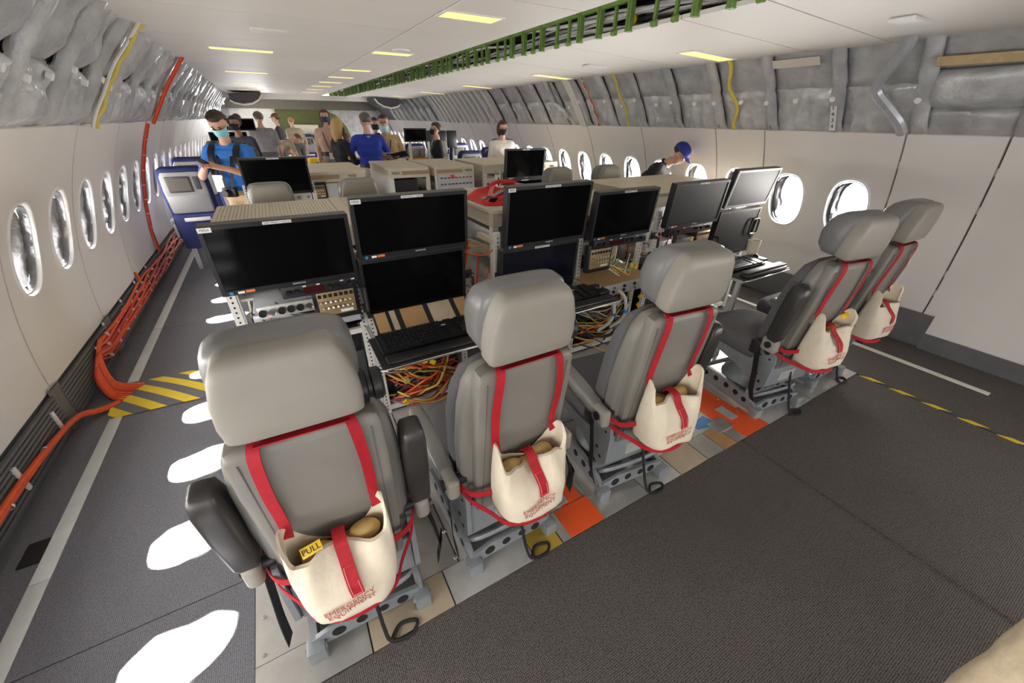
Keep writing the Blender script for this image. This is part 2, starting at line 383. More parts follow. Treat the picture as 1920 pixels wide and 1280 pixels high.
    if side < 0:
        for (a, b) in cuts:
            if b < 0.4 or a > 9: continue
            mb = MB(); a2, b2 = a + 0.05, b - 0.05
            for q in range(9):
                z = 0.06 + q * 0.025
                mb.box(0, 0.018, a2, b2, -0.008, 0.008, M=Matrix.Translation(wp(-1, 0, z, 0.0)))
            mb.build('grille_ribs', DADO, W)
            mb = MB(); mb.grid(lambda u, v: wp(-1, lerp(b - 0.07, b + 0.07, u), lerp(0.02, 0.30, v), -0.012 - 0.006 * math.sin(u * math.pi)), 4, 4); mb.build('grille_joint', mat('joint_grey', (0.13, 0.13, 0.135), 0.5), W)
    else:
        for (a, b) in ((0.74, 2.4), (2.42, 5.5), (5.52, 9.0)):
            mb = MB(); mb.grid(lambda u, v: wp(1, lerp(a, b, u), lerp(0.03, 0.30, v), -0.02 - 0.012 * math.sin(v * 2.6)), 1, 6); mb.grid(lambda u, v: wp(1, a, lerp(0.03, 0.30, v), -0.02 * (1 - u) - 0.012 * math.sin(v * 2.6)*(1-u)), 1, 6)
            mb.build('kick_panel', DADO, W)
        mb = MB(); mb.grid(lambda u, v: wp(1, lerp(-4.4, 0.74, u), lerp(0.0, 0.14, v), -0.015), 1, 3); mb.build('kick_panel', DADO, W)

# ---------------------------------------------------------------- insulation blankets on the upper walls
def blanket(side, ya, yb, za, zb, seed, pleats, mt, parent, nu=14, nv=10, amp=0.05, name='insulation_blanket'):
    mb = MB()
    def fn(u, v):
        y = lerp(ya, yb, u); z = lerp(za, zb, v)
        e = min(u, 1 - u) * 2; ev = min(v, 1 - v) * 2
        b = amp * (min(1, e * 2.2) ** 0.6) * (min(1, ev * 2.6) ** 0.6)
        b += (0.016 if side > 0 else 0.011) * math.sin(u * pleats * 2 * math.pi) * (1 - v) * (1 if pleats else 0) * min(1, e * 4)
        nn = noise.fractal(Vector((y * 3.1 + seed, z * 3.1, seed * 1.7)), 0.9, 2.1, 4)
        n2 = noise.noise(Vector((y * 13 + z * 9, z * 4 - y * 3, seed)))
        n3 = 1 - abs(noise.noise(Vector((y * 7 + z * 5 + seed, z * 6 - y * 2, seed * 0.7)))) * 2; tp = max(0, min(1, (z - 1.605) / 0.06)); return wp(side, y + 0.012 * nn, z, 0.055 - 0.02 * (1 - tp) - (b * (1 + 0.55 * nn) + 0.012 * n2 + 0.010 * max(0, n3) ** 3) * (0.3 + 0.7 * tp))
    mb.grid(fn, nu, nv); o = mb.build(name, mt, parent, ang=60); return o
def frame_cover(side, yf, seed, mt, parent, wdt=0.05):
    mb = MB()
    def fn(u, v):
        z = lerp(1.60, 2.24, v); a = (u - 0.5) * math.pi * 1.3
        w2 = wdt * (1 + 0.18 * noise.noise(Vector((z * 6, seed, 0.3)))) * (0.82 if abs(z - 1.92) < 0.025 else 1)
        wob = 0.012 * noise.noise(Vector((z * 4, seed, 9)))
        tp = max(0, min(1, (z - 1.605) / 0.06)); return wp(side, yf + wob + w2 * math.sin(a), z, 0.045 * (1 - tp) - 0.03 * math.cos(a) * (w2 / 0.05) + 0.006 * noise.noise(Vector((z * 17, a * 2, seed))))
    mb.grid(fn, 8, 22); return mb.build('frame_cover', mt, parent, ang=60)
rnd = random.Random(3)
for side in (-1, 1):
    W = walls[side]; base = 2.895 if side < 0 else 2.858
    mb = MB(); strip(mb, side, Y0, Y1, 1.58, 2.3, 0.062, 6); mb.build('insulation_backing', mat('backing_dark', (0.13, 0.13, 0.135), 0.7), W)
    for k in range(-8, 27):
        yf = base + BAY * k
        if yf < -1.2 or yf > 15: continue
        near = yf < 7; nu, nv = (22, 18) if near else (8, 6)
        ya, yb = yf + (0.045 if side < 0 else 0.02), yf + BAY - (0.045 if side < 0 else 0.02)
        if side > 0 and -0.2 < yf < 1.2:           # large bare forward blankets
            blanket(side, ya - 0.04, yb + 0.04, 1.60, 1.78, k + 40, 6, BLANKET, W, 16, 8, 0.06)
            blanket(side, ya - 0.04, yb + 0.04, 1.77, 1.99, k + 50, 0, BLANKET2, W, 12, 8, 0.09)
            blanket(side, ya - 0.04, yb + 0.04, 2.00, 2.30, k + 60, 0, BLANKET, W, 10, 8, 0.04)
        elif side < 0:
            blanket(side, ya, yb, 1.60, 1.92, k, 1.5, BLANKET2, W, nu, nv, 0.075); blanket(side, ya, yb, 1.91, 2.27, k + 100, 0, BLANKET, W, nu, nv, 0.065)
        else:
            blanket(side, ya, yb, 1.60, 1.93, k, 4 if near else 3, BLANKET2, W, 30 if near else 10, nv, 0.045); blanket(side, ya, yb, 1.92, 2.27, k + 100, 0, BLANKET, W, nu, nv, 0.035)
        frame_cover(side, yf, k * 1.7 + side, BLANKET if k % 3 else BLANKET2, W, 0.062 if side < 0 else 0.05)
        if near:
            mb = MB()                                # round tape spots
            for (yy, zz) in ((yf + 0.2 + 0.1 * rnd.random(), 1.84), (yf + 0.02, 1.80 + 0.1 * rnd.random())):
                c = wp(side, yy, zz, -0.032 if side > 0 else -0.045); nx = Vector((-side, 0, -0.55)).normalized()
                mb.lathe([(0.0, 0.003), (0.02, 0.003), (0.02, -0.02)], (0, 0, 0), 'z', 12, 0, basis((0, 1, 0), nx, c))
            mb.build('tape_spot', TAPE_WHITE, W)
# conduits and cables running up the walls
def wall_run(side, pts, r, mt, name, n=6, par=None):
    mb = MB(); mb.tube([wp(side, y, z, o) for (y, z, o) in pts], r, 8); return mb.build(name, mt, par or walls[side])
wall_run(-1, [(4.06 - 0.02 * math.sin(q * 1.7), 1.6 + q * 0.064, -0.055 + 0.008 * math.sin(q * 2.3)) for q in range(11)], 0.017, YELLOW_C, 'yellow_wire_run')
wall_run(-1, [(4.02 - 0.02 * math.sin(q * 1.4), 1.6 + q * 0.064, -0.05) for q in range(11)], 0.010, WHITE_C, 'white_wire_run')
wall_run(1, [(2.66 + 0.03 * math.sin(q * 1.1 + 1), 1.62 + q * 0.055, -0.035) for q in range(11)], 0.016, YELLOW_C, 'yellow_wire_run')
wall_run(1, [(4.12 + 0.02 * math.sin(q * 1.3), 1.62 + q * 0.055, -0.03) for q in range(11)], 0.012, YELLOW_C, 'yellow_wire_run')
for j in range(3): wall_run(1, [(4.66 + 0.012 * j + 0.02 * math.sin(q * 2.3 + j), 1.62 + q * 0.055, -0.045) for q in range(11)], 0.009, (BROWNPL, RED_C, GREY_C)[j], 'wire_run')
wall_run(1, [tuple(q) for q in spline([(1.36, 1.63, -0.04), (1.37, 1.69, -0.085), (1.44, 1.78, -0.105), (1.515, 1.87, -0.11), (1.51, 1.93, -0.11), (1.44, 2.03, -0.10), (1.375, 2.13, -0.085), (1.37, 2.22, -0.06)], 5)], 0.034, mat('duct_silver', (0.50, 0.51, 0.53), 0.3, 0.4, 0.1, 12), 'air_duct')
wall_run(1, [(5.30, 1.72, -0.05), (5.33, 1.80, -0.06), (5.5, 1.9, -0.06), (5.48, 2.0, -0.06), (5.45, 2.25, -0.05)], 0.03, BLANKET2, 'air_duct')
for j in range(4):
    mb = MB(); mb.grid(lambda u, v: wp(1, 4.98 + 0.035 * j + 0.028 * u, lerp(1.6, 2.24, v), -0.035), 1, 8); mb.grid(lambda u, v: wp(1, 4.98 + 0.035 * j, lerp(1.6, 2.24, v), -0.035 + 0.05 * u), 1, 8); mb.build('white_channel', WHITEP, walls[1])
for yb in [7.6 + 0.26 * q for q in range(12)]:
    mb = MB(); mb.grid(lambda u, v: wp(1, yb + 0.07 * u, lerp(1.6, 2.24, v), -0.05), 1, 8); mb.grid(lambda u, v: wp(1, yb, lerp(1.6, 2.24, v), -0.05 + 0.06 * u), 1, 8); mb.build('bare_frame', WHITEP, walls[1])
mb = MB(); mb.grid(lambda u, v: wp(1, lerp(0.25, 1.24, u), lerp(1.985, 2.03, v) + 0.012 * u, -0.075), 6, 2); mb.grid(lambda u, v: wp(1, lerp(0.25, 1.24, u), 1.985 + 0.012 * u, -0.075 + 0.05 * v), 6, 1)
mb.build('foam_strip', mat('foam_tan', (0.50, 0.37, 0.20), 0.7, 0, 0.15, 20), walls[1])
mb = MB(); mb.grid(lambda u, v: wp(1, lerp(1.92, 2.27, u), lerp(2.06, 2.11, v), -0.04), 4, 2); mb.build('foam_strip', mat('foam_pale', (0.62, 0.58, 0.5), 0.7), walls[1])
# hand-written frame numbers on the covers
def wall_text(s_, y, z, size, off=-0.038):
    P = wp(1, y, z, off); nx = Vector((-1, 0, -0.58)).normalized(); X = Vector((0, -1, 0))
    return text('frame_number', s_, size, INKB, walls[1], basis(X, nx, P))
mb = MB(); mb.grid(lambda u, v: wp(1, 1.84 - 0.045 * u, lerp(1.63, 1.80, v), -0.042), 1, 4); mb.build('number_label', TAPE_WHITE, walls[1])
for i, ch in enumerate('1434'): wall_text(ch, 1.817, 1.785 - i * 0.042, 0.045, -0.050)
for i, ch in enumerate('137'): wall_text(ch, 3.375, 1.755 - i * 0.04, 0.04, -0.046)
for (yy, nm) in ((2.31, 'L'), (2.84, '3')): wall_text(nm, yy, 1.645, 0.045, -0.048)
# red cable bundle going up the left wall
def red_run(pts, name, nb=3, r=0.011):
    root = MB()
    for j in range(nb): root.tube([wp(-1, y + 0.016 * (j - 1), z, o - 0.01 * (j % 2)) for (y, z, o) in pts], r, 6, j % 2)
    return root
mb = red_run([(6.02, 1.6, -0.05), (6.0, 1.75, -0.06), (5.97, 1.95, -0.06), (5.95, 2.2, -0.05)], 'x'); mb.build('red_cable_run', [ORANGE_C, RED_C], walls[-1])
mb = red_run([(6.0, 0.28, -0.03), (6.03, 0.5, -0.012), (6.05, 0.8, -0.012), (6.05, 1.1, -0.012), (6.04, 1.4, -0.012), (6.02, 1.6, -0.012)], 'x', 3, 0.009); o = mb.build('red_cable_run', [ORANGE_C, RED_C], walls[-1])
mb = MB()
for zz in (0.4, 0.55, 0.7, 0.85, 1.0, 1.15, 1.3, 1.45): mb.box(-0.03, 0.03, -0.03, 0.03, -0.004, 0.004, M=Matrix.Translation(wp(-1, 6.04, zz, -0.012)) @ Matrix.Scale(0.7, 4))
mb.build('cable_tie', TIE, o)

# ---------------------------------------------------------------- ceiling
mb = MB(); mb.box(-0.70, 3.78, Y0, Y1, 2.75, 2.77); ceil = struct('ceiling', mb, mat('crown_dark', (0.10, 0.10, 0.10), 0.8))
def cpanel(x0, x1, y0, y1, z0, z1, name='ceiling_panel'):
    mb = MB(); g = 0.005
    M = None
    vs = [(x0, y0 + g, z0), (x1, y0 + g, z1), (x1, y1 - g, z1), (x0, y1 - g, z0)]
    n = Vector((0, 0, 0.022)); vs += [Vector(p) + n for p in vs]
    mb.add(vs, [(0, 1, 2, 3), (7, 6, 5, 4), (0, 4, 5, 1), (1, 5, 6, 2), (2, 6, 7, 3), (3, 7, 4, 0)]); return mb.build(name, CEIL, ceil)
for k in range(-6, 14):
    ya, yb = 2.2 + 1.07 * k, 3.27 + 1.07 * k
    cpanel(-0.67, 1.033, ya, yb, 2.2, 2.2); cpanel(1.045, 1.70, ya, yb, 2.2, 2.2)
cs = [-4.3, -3.2, -2.1, -1.0, 0.43, 1.52, 2.03, 3.19] + [4.28 + 1.08 * k for k in range(12)]
for a, b in zip(cs, cs[1:]): cpanel(2.30, 3.76, a, b, 2.2, 2.145)
mb = MB(); mb.box(1.03, 1.05, Y0, Y1, 2.204, 2.21); mb.build('seam_backing', DARKSEAM, ceil)
def lamp(x0, x1, y, slope=0.0, dy=0.075):
    t = thing('ceiling_lamp', 'flat rectangular ceiling lamp glowing warm yellow', 'ceiling lamp', (x0, y, 2.2))
    w_ = x1 - x0; R_ = Matrix.Rotation(math.atan(slope), 4, 'Y')
    mb = MB(); f = 0.014
    for b in ((-f, w_ + f, -dy - f, -dy), (-f, w_ + f, dy, dy + f), (-f, 0, -dy, dy), (w_, w_ + f, -dy, dy)): mb.box(b[0], b[1], b[2], b[3], -0.006, 0.003, M=R_)
    mb.build('lamp_frame', TAPE_WHITE, t)
    mb = MB(); mb.box(0, w_, -dy, dy, -0.003, 0.002, M=R_); mb.build('diffuser', LAMPY, t)
    return t
slp = 0.055 / 1.46
LAMPS = []
for y in (4.96, 7.31, 9.6, 11.9, 14.2): LAMPS.append((-0.22, 0.27, y, 0, 'left ceiling'))
for y in (2.65, 4.40, 6.14, 7.3, 8.45, 9.6, 10.8, 12.0): LAMPS.append((1.055, 1.40, y, 0, 'narrow centre ceiling'))
for y in (2.65, 4.91, 7.13, 9.4, 11.6): LAMPS.append((3.13, 3.66, y, slp, 'right ceiling'))
ORD = ['nearest', 'second nearest', 'third', 'fourth', 'fifth', 'sixth', 'seventh', 'eighth']
cnt = {}
for (a, b, y, s_, where) in LAMPS:
    i = cnt.get(where, 0); cnt[where] = i + 1
    t = lamp(a, b, y, s_); t.location.z = 2.2 - (a - 2.3) * s_ if s_ else 2.2
    t['label'] = '%s glowing yellow lamp along the %s panels' % (ORD[i], where); t['group'] = 'lit ceiling lamps'
for (x0, x1, y, s_, lab) in ((0.10, 0.34, 3.79, 0, 'small white unlit fixture on left ceiling above the window wall'), (3.02, 3.27, 3.78, slp, 'small white unlit fixture on right ceiling between two lamps'), (3.06, 3.34, 1.24, slp, 'white unlit fixture on right ceiling nearest the viewer')):
    mb = MB(); mb.box(x0, x1, y - 0.06, y + 0.06, -0.014, 0.004, r=0.008, M=Matrix.Translation((0, 0, 2.2 - max(0, (x0 + x1) / 2 - 2.3) * s_)))
    one('ceiling_fixture', mb, TAPE_WHITE, lab, 'light fixture', 'unlit ceiling fixtures')
mb = MB(); mb.lathe([(0.0, -0.004), (0.05, -0.004), (0.055, 0.0), (0.07, -0.008), (0.075, 0.002)], (1.24, 4.15, 2.198), 'z', 24); one('ceiling_speaker', mb, TAPE_WHITE, 'round white ceiling ring beside a yellow lamp', 'ceiling ring')
# open gap with green brackets and wiring
t = thing('bracket_rail', 'green primed bracket rail hanging in the open ceiling gap', 'bracket rail', (2.29, 0, 2.2))
mb = MB(); mb.box(-0.015, 0.015, -1.5, 16.5, 0.155, 0.195); mb.box(-0.015, 0.03, -1.5, 16.5, 0.19, 0.2); mb.build('rail', GREEN, t)
k = 0; y = -1.2
post = MB(); post.box(-0.018, 0.018, -0.02, 0.02, -0.005, 0.20); post.box(-0.028, 0.028, -0.006, 0.006, -0.005, 0.2); post.box(-0.03, 0.03, -0.03, 0.03, 0.185, 0.205); pm = post.mesh('post', GREEN)
post2 = MB(); post2.box(-0.010, 0.010, -0.01, 0.01, 0.0, 0.19); post2.cyl((0.0, -0.018, 0.01), (0.0, 0.018, 0.01), 0.02, 10); pm2 = post2.mesh('post', GREEN)
arm = MB(); arm.box(-0.48, 0.0, -0.010, 0.010, 0.165, 0.19); am = arm.mesh('cross_arm', GREEN)
while y < 16:
    link('post', pm, t, (0, y, 0)); link('post', pm2, t, (0, y + 0.14, 0)); link('post', pm if k % 2 else pm2, t, (0, y + 0.30, 0))
    link('cross_arm', am, t, (0, y + 0.02, 0)); y += BAY; k += 1
tb = thing('ceiling_wire_bundle', 'grey wire bundles sagging behind the green ceiling brackets', 'wire bundle', (2.4, 0, 2.25))
rr = random.Random(11)
for j in range(26):
    x0 = rr.uniform(-0.05, 0.4); z0 = rr.uniform(-0.01, 0.11); ph = rr.uniform(0, 6); pts = []
    for q in range(46):
        yy = -1.2 + q * 0.38; pts.append((x0 + 0.05 * math.sin(yy * 1.3 + ph) + 0.02 * math.sin(yy * 4 + ph), yy, z0 + 0.035 * math.sin(yy * 2.1 + ph * 2)))
    mb = MB(); mb.tube(pts, rr.choice((0.006, 0.009, 0.013)), 6); mb.build('wire', rr.choice((GREY_C, GREY_C, WHITE_C, WHITE_C, BLACKM, GREY_C, YEL_C)), tb)
mb = MB(); mb.box(2.28, 3.0, Y0, Y1, 2.44, 2.46); mb.build('duct_tray', mat('tray_dark', (0.05, 0.055, 0.045), 0.7), ceil)
mb = MB(); mb.ell((0, 0, 0), (0.025, 0.03, 0.03)); one('yellow_tag', mb, YEL, 'small yellow tag hanging among the ceiling wires', 'tag', loc=(2.42, 2.55, 2.29))

# ---------------------------------------------------------------- floor
mb = MB(); mb.box(-1.6, 4.7, Y0, Y1, -0.08, -0.012); floor = struct('floor', mb, CARPET_SHEEN)
def slab(x0, x1, y0, y1, m, name, z1=0.0, par=floor):
    mb = MB(); mb.box(x0, x1, y0, y1, -0.012, z1); return mb.build(name, m, par)
PX0, PX1, PY0, PY1 = -0.47, 3.57, 0.80, 2.10
for a, b in ((Y0, 1.318), (1.322, 4.24), (4.244, 9.0), (9.004, Y1)): slab(-1.5, PX0 - 0.003, a, b, CARPET_SHEEN, 'aisle_carpet')
slab(PX0, 2.088, Y0, PY0 - 0.004, CARPET_DIM, 'front_carpet'); slab(2.092, PX1, Y0, PY0 - 0.004, CARPET_DIM, 'front_carpet')
slab(PX1 + 0.003, 4.6, Y0, Y1, CARPET_DIM, 'aisle_carpet'); slab(PX0, PX1, PY1 + 0.003, Y1, CARPET_SHEEN, 'rear_carpet')
mb = MB(); mb.tube([(2.09, -4.0, 0.0), (2.09, 0.79, 0.0)], 0.006, 6); mb.build('carpet_ridge', CARPET_DIM, floor)
# bare seat-track floor: plates
fp = [(-0.47, 0.30, ALU), (0.303, 0.92, ALU2), (0.923, 1.62, ALU), (1.623, 2.34, mat('plate_green_grey', (0.50, 0.52, 0.44), 0.4, 0.4, 0.12, 5)), (2.343, 3.05, ALU), (3.053, 3.57, ALU)]
for a, b, m in fp:
    slab(a, b - 0.004, 0.955, PY1, m, 'floor_plate', 0.002)
for i, (a, b, m) in enumerate(((-0.47, -0.1, ALU), (-0.097, 0.22, TANPLATE), (0.223, 0.60, ALU2), (0.603, 0.75, mat('gold_strip', (0.62, 0.42, 0.08), 0.35, 0.5)), (0.753, 0.86, ALU), (0.863, 1.30, ALU), (1.303, 1.55, ALU2), (1.553, 1.78, TANPLATE), (1.783, 1.93, ALU), (1.933, 2.05, BROWNPL), (2.053, 2.30, ALU), (2.303, 2.9, ALU2), (2.903, 3.57, ALU))):
    slab(a, b - 0.003, 0.80, 0.952, m, 'edge_plate', 0.003)
def decal(x0, x1, y0, y1, m, name, z=0.006): 
    mb = MB(); mb.box(x0, x1, y0, y1, 0.0, z); return mb.build(name, m, floor)
decal(0.86, 0.98, 0.955, 1.25, ORANGE_F, 'orange_plate'); decal(0.80, 1.0, 0.80, 0.95, ORANGE_F, 'orange_plate')
decal(0.83, 0.90, 0.965, 1.05, ALU2, 'latch_plate', 0.010); decal(1.0, 1.07, 0.93, 1.04, ALU, 'latch_plate', 0.010)
decal(2.10, 2.34, 1.0, 1.32, ORANGE_F, 'orange_plate'); decal(2.14, 2.38, 0.80, 1.0, ORANGE_F, 'orange_plate')
decal(2.02, 2.16, 0.90, 0.99, ALU, 'latch_plate', 0.010); decal(2.2, 2.27, 0.94, 1.06, ALU2, 'latch_plate', 0.010)
decal(1.62, 1.80, 0.965, 1.05, mat('cream_plate', (0.66, 0.60, 0.42), 0.5), 'cover_plate', 0.008)
mb = MB(); mb.prism([(1.93, 0.99), (2.03, 0.97), (2.09, 1.0), (2.07, 1.06), (2.01, 1.05), (1.99, 1.10), (1.94, 1.08), (1.95, 1.04)], 'z', 0.0, 0.005); mb.build('blue_tape', BLUE_T, floor)
mb = MB(); mb.prism([(1.80, 1.07), (1.88, 1.05), (1.90, 1.09), (1.86, 1.12), (1.81, 1.11)], 'z', 0.0, 0.005); mb.build('grey_tape', mat('grey_tape', (0.22, 0.2, 0.19), 0.7), floor)
for x in (-0.44, 0.29, 0.3, 0.9, 1.64, 2.32, 3.07, 3.52):
    for y in (0.98, 1.12, 1.3, 1.5): 
        mb = MB(); mb.lathe([(0.0, 0.008), (0.007, 0.007), (0.009, 0.002)], (x, y, 0.0), 'z', 8); mb.build('screw', CHROME, floor)
# floor path marking
for (a, b) in ((0.3, 1.72), (1.722, 2.88), (3.32, 4.25), (4.256, 6.95)):
    mb = MB(); mb.box(-1.275, -1.21, a, b, 0.0, 0.006, r=0.002); mb.build('path_marking', TAPE_FLOOR, floor)
for (a, b) in ((0.2, 1.06), (1.2, 4.0), (4.2, 8)): 
    mb = MB(); mb.box(4.075, 4.125, a, b, 0.0, 0.006); mb.build('path_marking', mat('path_cream', (0.78, 0.76, 0.66), 0.5), floor)
for (yy) in (1.28, 1.84): 
    mb = MB(); mb.box(-1.35, -1.27, yy, yy + 0.13, 0.0, 0.005); mb.build('black_patch', BLACKM, floor)
mb = MB(); mb.box(3.55, 3.585, -1.6, 0.80, 0.0, 0.004); mb.build('hazard_tape', stripe_mat('hazard_thin', (0.75, 0.55, 0.02), (0.03, 0.03, 0.03), 1.0, 0.6, 0.11), floor)

# ================================================================ flight-test seats
def loft(mb, secs, n=28, mi=0, M=None, e=0.5, cap=True):
    # secs: (w, hx, y0, y1[, xc]) rounded-rectangle sections stacked along z
    vs = []; fs = []
    def sg(x): return math.copysign(abs(x) ** e, x)
    for s_ in secs:
        w_, hx, y0, y1 = s_[:4]; xc = s_[4] if len(s_) > 4 else 0
        for j in range(n):
            a = 2 * math.pi * (j + 0.5) / n
            vs.append((xc + hx * sg(math.cos(a)), (y0 + y1) / 2 + (y1 - y0) / 2 * sg(math.sin(a)), w_))
    for i in range(len(secs) - 1):
        for j in range(n): fs.append((i * n + j, i * n + (j + 1) % n, (i + 1) * n + (j + 1) % n, (i + 1) * n + j))
    if cap: fs.append(tuple(range(n))[::-1]); fs.append(tuple(range((len(secs) - 1) * n, len(secs) * n)))
    return mb.add(vs, fs, mi, M)
TILT = math.radians(6.8)
MBK = Matrix.Translation((0, 0.03, 0.3)) @ Matrix.Rotation(TILT, 4, 'X')
def make_seat(label, loc, yaw, armL, armR, group='flight-test seats', detail=True):
    t = thing('flight_test_seat', label, 'seat', loc, -math.radians(yaw), group)
    # -- base
    for s_ in (-1, 1):
        mb = MB(); mb.box(s_ * 0.19 - 0.022, s_ * 0.19 + 0.022, -0.03, 0.56, 0.0, 0.028, r=0.004); mb.box(s_ * 0.19 - 0.008, s_ * 0.19 + 0.008, -0.03, 0.56, 0.028, 0.04)
        mb.build('floor_rail', ALU, t)
        mb = MB(); mb.prism([(0.0, 0.03), (-0.005, 0.075), (0.06, 0.11), (0.30, 0.135), (0.50, 0.12), (0.54, 0.035)], 'x', s_ * 0.19 - 0.012, s_ * 0.19 + 0.012)
        pl = mb.build('base_side_plate', STEEL, t)
        if detail:
            mb = MB()
            for (yy, zz, r_) in ((0.08, 0.075, 0.018), (0.15, 0.085, 0.02), (0.23, 0.09, 0.02), (0.32, 0.09, 0.02), (0.41, 0.085, 0.02)):
                mb.cyl((s_ * 0.19 - 0.0135, yy, zz), (s_ * 0.19 + 0.0135, yy, zz), r_, 12)
            tag(mb.build('lightening_hole', HOLE, pl), kind='stuff')
        mb = MB(); mb.box(s_ * 0.19 - 0.03, s_ * 0.19 + 0.03, -0.045, 0.015, 0.0, 0.07, r=0.006); mb.cyl((s_ * 0.19 - 0.035, -0.02, 0.05), (s_ * 0.19 + 0.035, -0.02, 0.05), 0.012, 10); mb.build('track_foot', STEEL, t)
    # sloping rear carriage plate between the feet
    mb = MB(); M = Matrix.Translation((0, 0.005, 0.055)) @ Matrix.Rotation(math.radians(-8), 4, 'Y')
    for zz, yy in ((0.0, 0.0), (0.06, 0.09)):
        mb.prism([(-0.185, -0.035), (0.185, -0.02), (0.185, 0.03), (0.10, 0.042), (-0.10, 0.05), (-0.185, 0.02)], 'y', yy - 0.008, yy + 0.008, M=Matrix.Translation((0, 0.0, 0.065 + zz)))
    cp = mb.build('carriage_plate', STEEL, t)
    if detail:
        mb = MB()
        for (xx, zz, r_) in ((-0.11, 0.07, 0.024), (-0.03, 0.075, 0.02), (0.05, 0.075, 0.018), (0.12, 0.07, 0.022)):
            mb.cyl((xx, -0.0095, zz), (xx, 0.0095, zz), r_, 14); mb.cyl((xx * 0.8, 0.0805, zz + 0.065), (xx * 0.8, 0.0985, zz + 0.065), r_ * 0.8, 14)
        tag(mb.build('lightening_hole', HOLE, cp), kind='stuff')
    mb = MB(); mb.tube(spline([(-0.17, 0.05, 0.12), (-0.15, 0.02, 0.15), (-0.05, 0.01, 0.155), (0.08, 0.01, 0.155), (0.16, 0.03, 0.15), (0.175, 0.10, 0.12)]), 0.013, 8); mb.build('cross_tube', STEEL, t); mb = MB(); mb.tube([(-0.18, 0.46, 0.11), (0.18, 0.46, 0.11)], 0.016, 8); mb.build('cross_tube', STEEL, t)
    mb = MB(); mb.lathe([(0.0, 0.09), (0.155, 0.09), (0.165, 0.12), (0.135, 0.15), (0.115, 0.19), (0.11, 0.27), (0.14, 0.30), (0.15, 0.33), (0.0, 0.33)], (0, 0.25, 0), 'z', 24); mb.build('pedestal', STEEL, t)
    # -- seat frame, cushion
    for s_ in (-1, 1):
        mb = MB(); mb.prism([(0.44, 0.32), (0.20, 0.28), (0.03, 0.20), (-0.015, 0.25), (-0.02, 0.42), (0.0, 0.52), (0.05, 0.55), (0.10, 0.50), (0.14, 0.40), (0.46, 0.385)], 'x', s_ * 0.20 - 0.009, s_ * 0.20 + 0.009)
        hp = mb.build('hinge_plate', STEEL, t)
        if detail:
            mb = MB()
            for (yy, zz, r_) in ((0.045, 0.47, 0.022), (0.02, 0.505, 0.007), (0.075, 0.505, 0.007), (0.015, 0.43, 0.007), (0.08, 0.43, 0.007), (0.06, 0.30, 0.010), (0.03, 0.26, 0.009)): mb.cyl((s_ * 0.20 - 0.0105, yy, zz), (s_ * 0.20 + 0.0105, yy, zz), r_, 12)
            tag(mb.build('bolt_hole', HOLE, hp), kind='stuff')
    mb = MB(); mb.box(-0.19, 0.19, 0.0, 0.03, 0.22, 0.40, r=0.006); mb.box(-0.19, 0.19, 0.10, 0.50, 0.34, 0.37, r=0.006); mb.build('seat_pan', STEEL, t)
    mb = MB(); mb.box(-0.08, 0.05, -0.004, 0.0, 0.25, 0.32); mb.build('rating_plate', ALU2, t)
    mb = MB(); loft(mb, [(0.36, 0.19, 0.10, 0.50), (0.375, 0.222, 0.07, 0.535), (0.42, 0.235, 0.06, 0.555), (0.465, 0.232, 0.06, 0.555), (0.49, 0.215, 0.08, 0.535), (0.50, 0.17, 0.12, 0.48)], 32, e=0.42); mb.build('seat_cushion', FABRIC, t, ang=60)
    # -- back
    mb = MB(); loft(mb, [(0.10, 0.15, 0.0, 0.06), (0.115, 0.185, -0.004, 0.075), (0.2, 0.205, -0.004, 0.085), (0.4, 0.212, -0.004, 0.09), (0.58, 0.205, -0.004, 0.085), (0.68, 0.19, -0.002, 0.08), (0.735, 0.165, 0.004, 0.07), (0.755, 0.13, 0.012, 0.055)], 32, e=0.42, M=MBK); mb.build('back_shell', SEATGREY, t, ang=60)
    mb = MB(); loft(mb, [(0.06, 0.15, -0.028, 0.02), (0.07, 0.162, -0.034, 0.02), (0.3, 0.170, -0.038, 0.02), (0.6, 0.174, -0.038, 0.02), (0.725, 0.170, -0.036, 0.02), (0.748, 0.162, -0.03, 0.02), (0.756, 0.135, -0.02, 0.02)], 40, e=0.22, M=MBK); bp = mb.build('back_panel', SEATGREY, t, ang=50)
    mb = MB()                                   # fine groove framing the panel
    for s_ in (-1, 1): mb.box(s_ * 0.143 - 0.0012, s_ * 0.143 + 0.0012, -0.0385, -0.03, 0.09, 0.72, M=MBK)
    mb.build('panel_groove', mat('groove', (0.12, 0.115, 0.11), 0.6), bp)
    mb = MB(); loft(mb, [(0.12, 0.16, 0.07, 0.14), (0.15, 0.20, 0.06, 0.17), (0.3, 0.212, 0.06, 0.165), (0.5, 0.218, 0.06, 0.15), (0.62, 0.205, 0.06, 0.14), (0.70, 0.175, 0.06, 0.125), (0.74, 0.12, 0.06, 0.10)], 32, e=0.45, M=MBK); mb.build('back_cushion', FABRIC, t, ang=60)
    # -- headrest
    mb = MB(); loft(mb, [(0.782, 0.112, -0.030, 0.01), (0.785, 0.131, -0.042, 0.02), (0.795, 0.140, -0.050, 0.03), (0.84, 0.143, -0.053, 0.03), (0.90, 0.137, -0.053, 0.03), (0.955, 0.124, -0.051, 0.03), (0.982, 0.112, -0.046, 0.03), (0.994, 0.102, -0.036, 0.025), (0.999, 0.085, -0.022, 0.02)], 44, e=0.28, M=MBK); mb.build('headrest_shell', HEADGREY, t, ang=60)
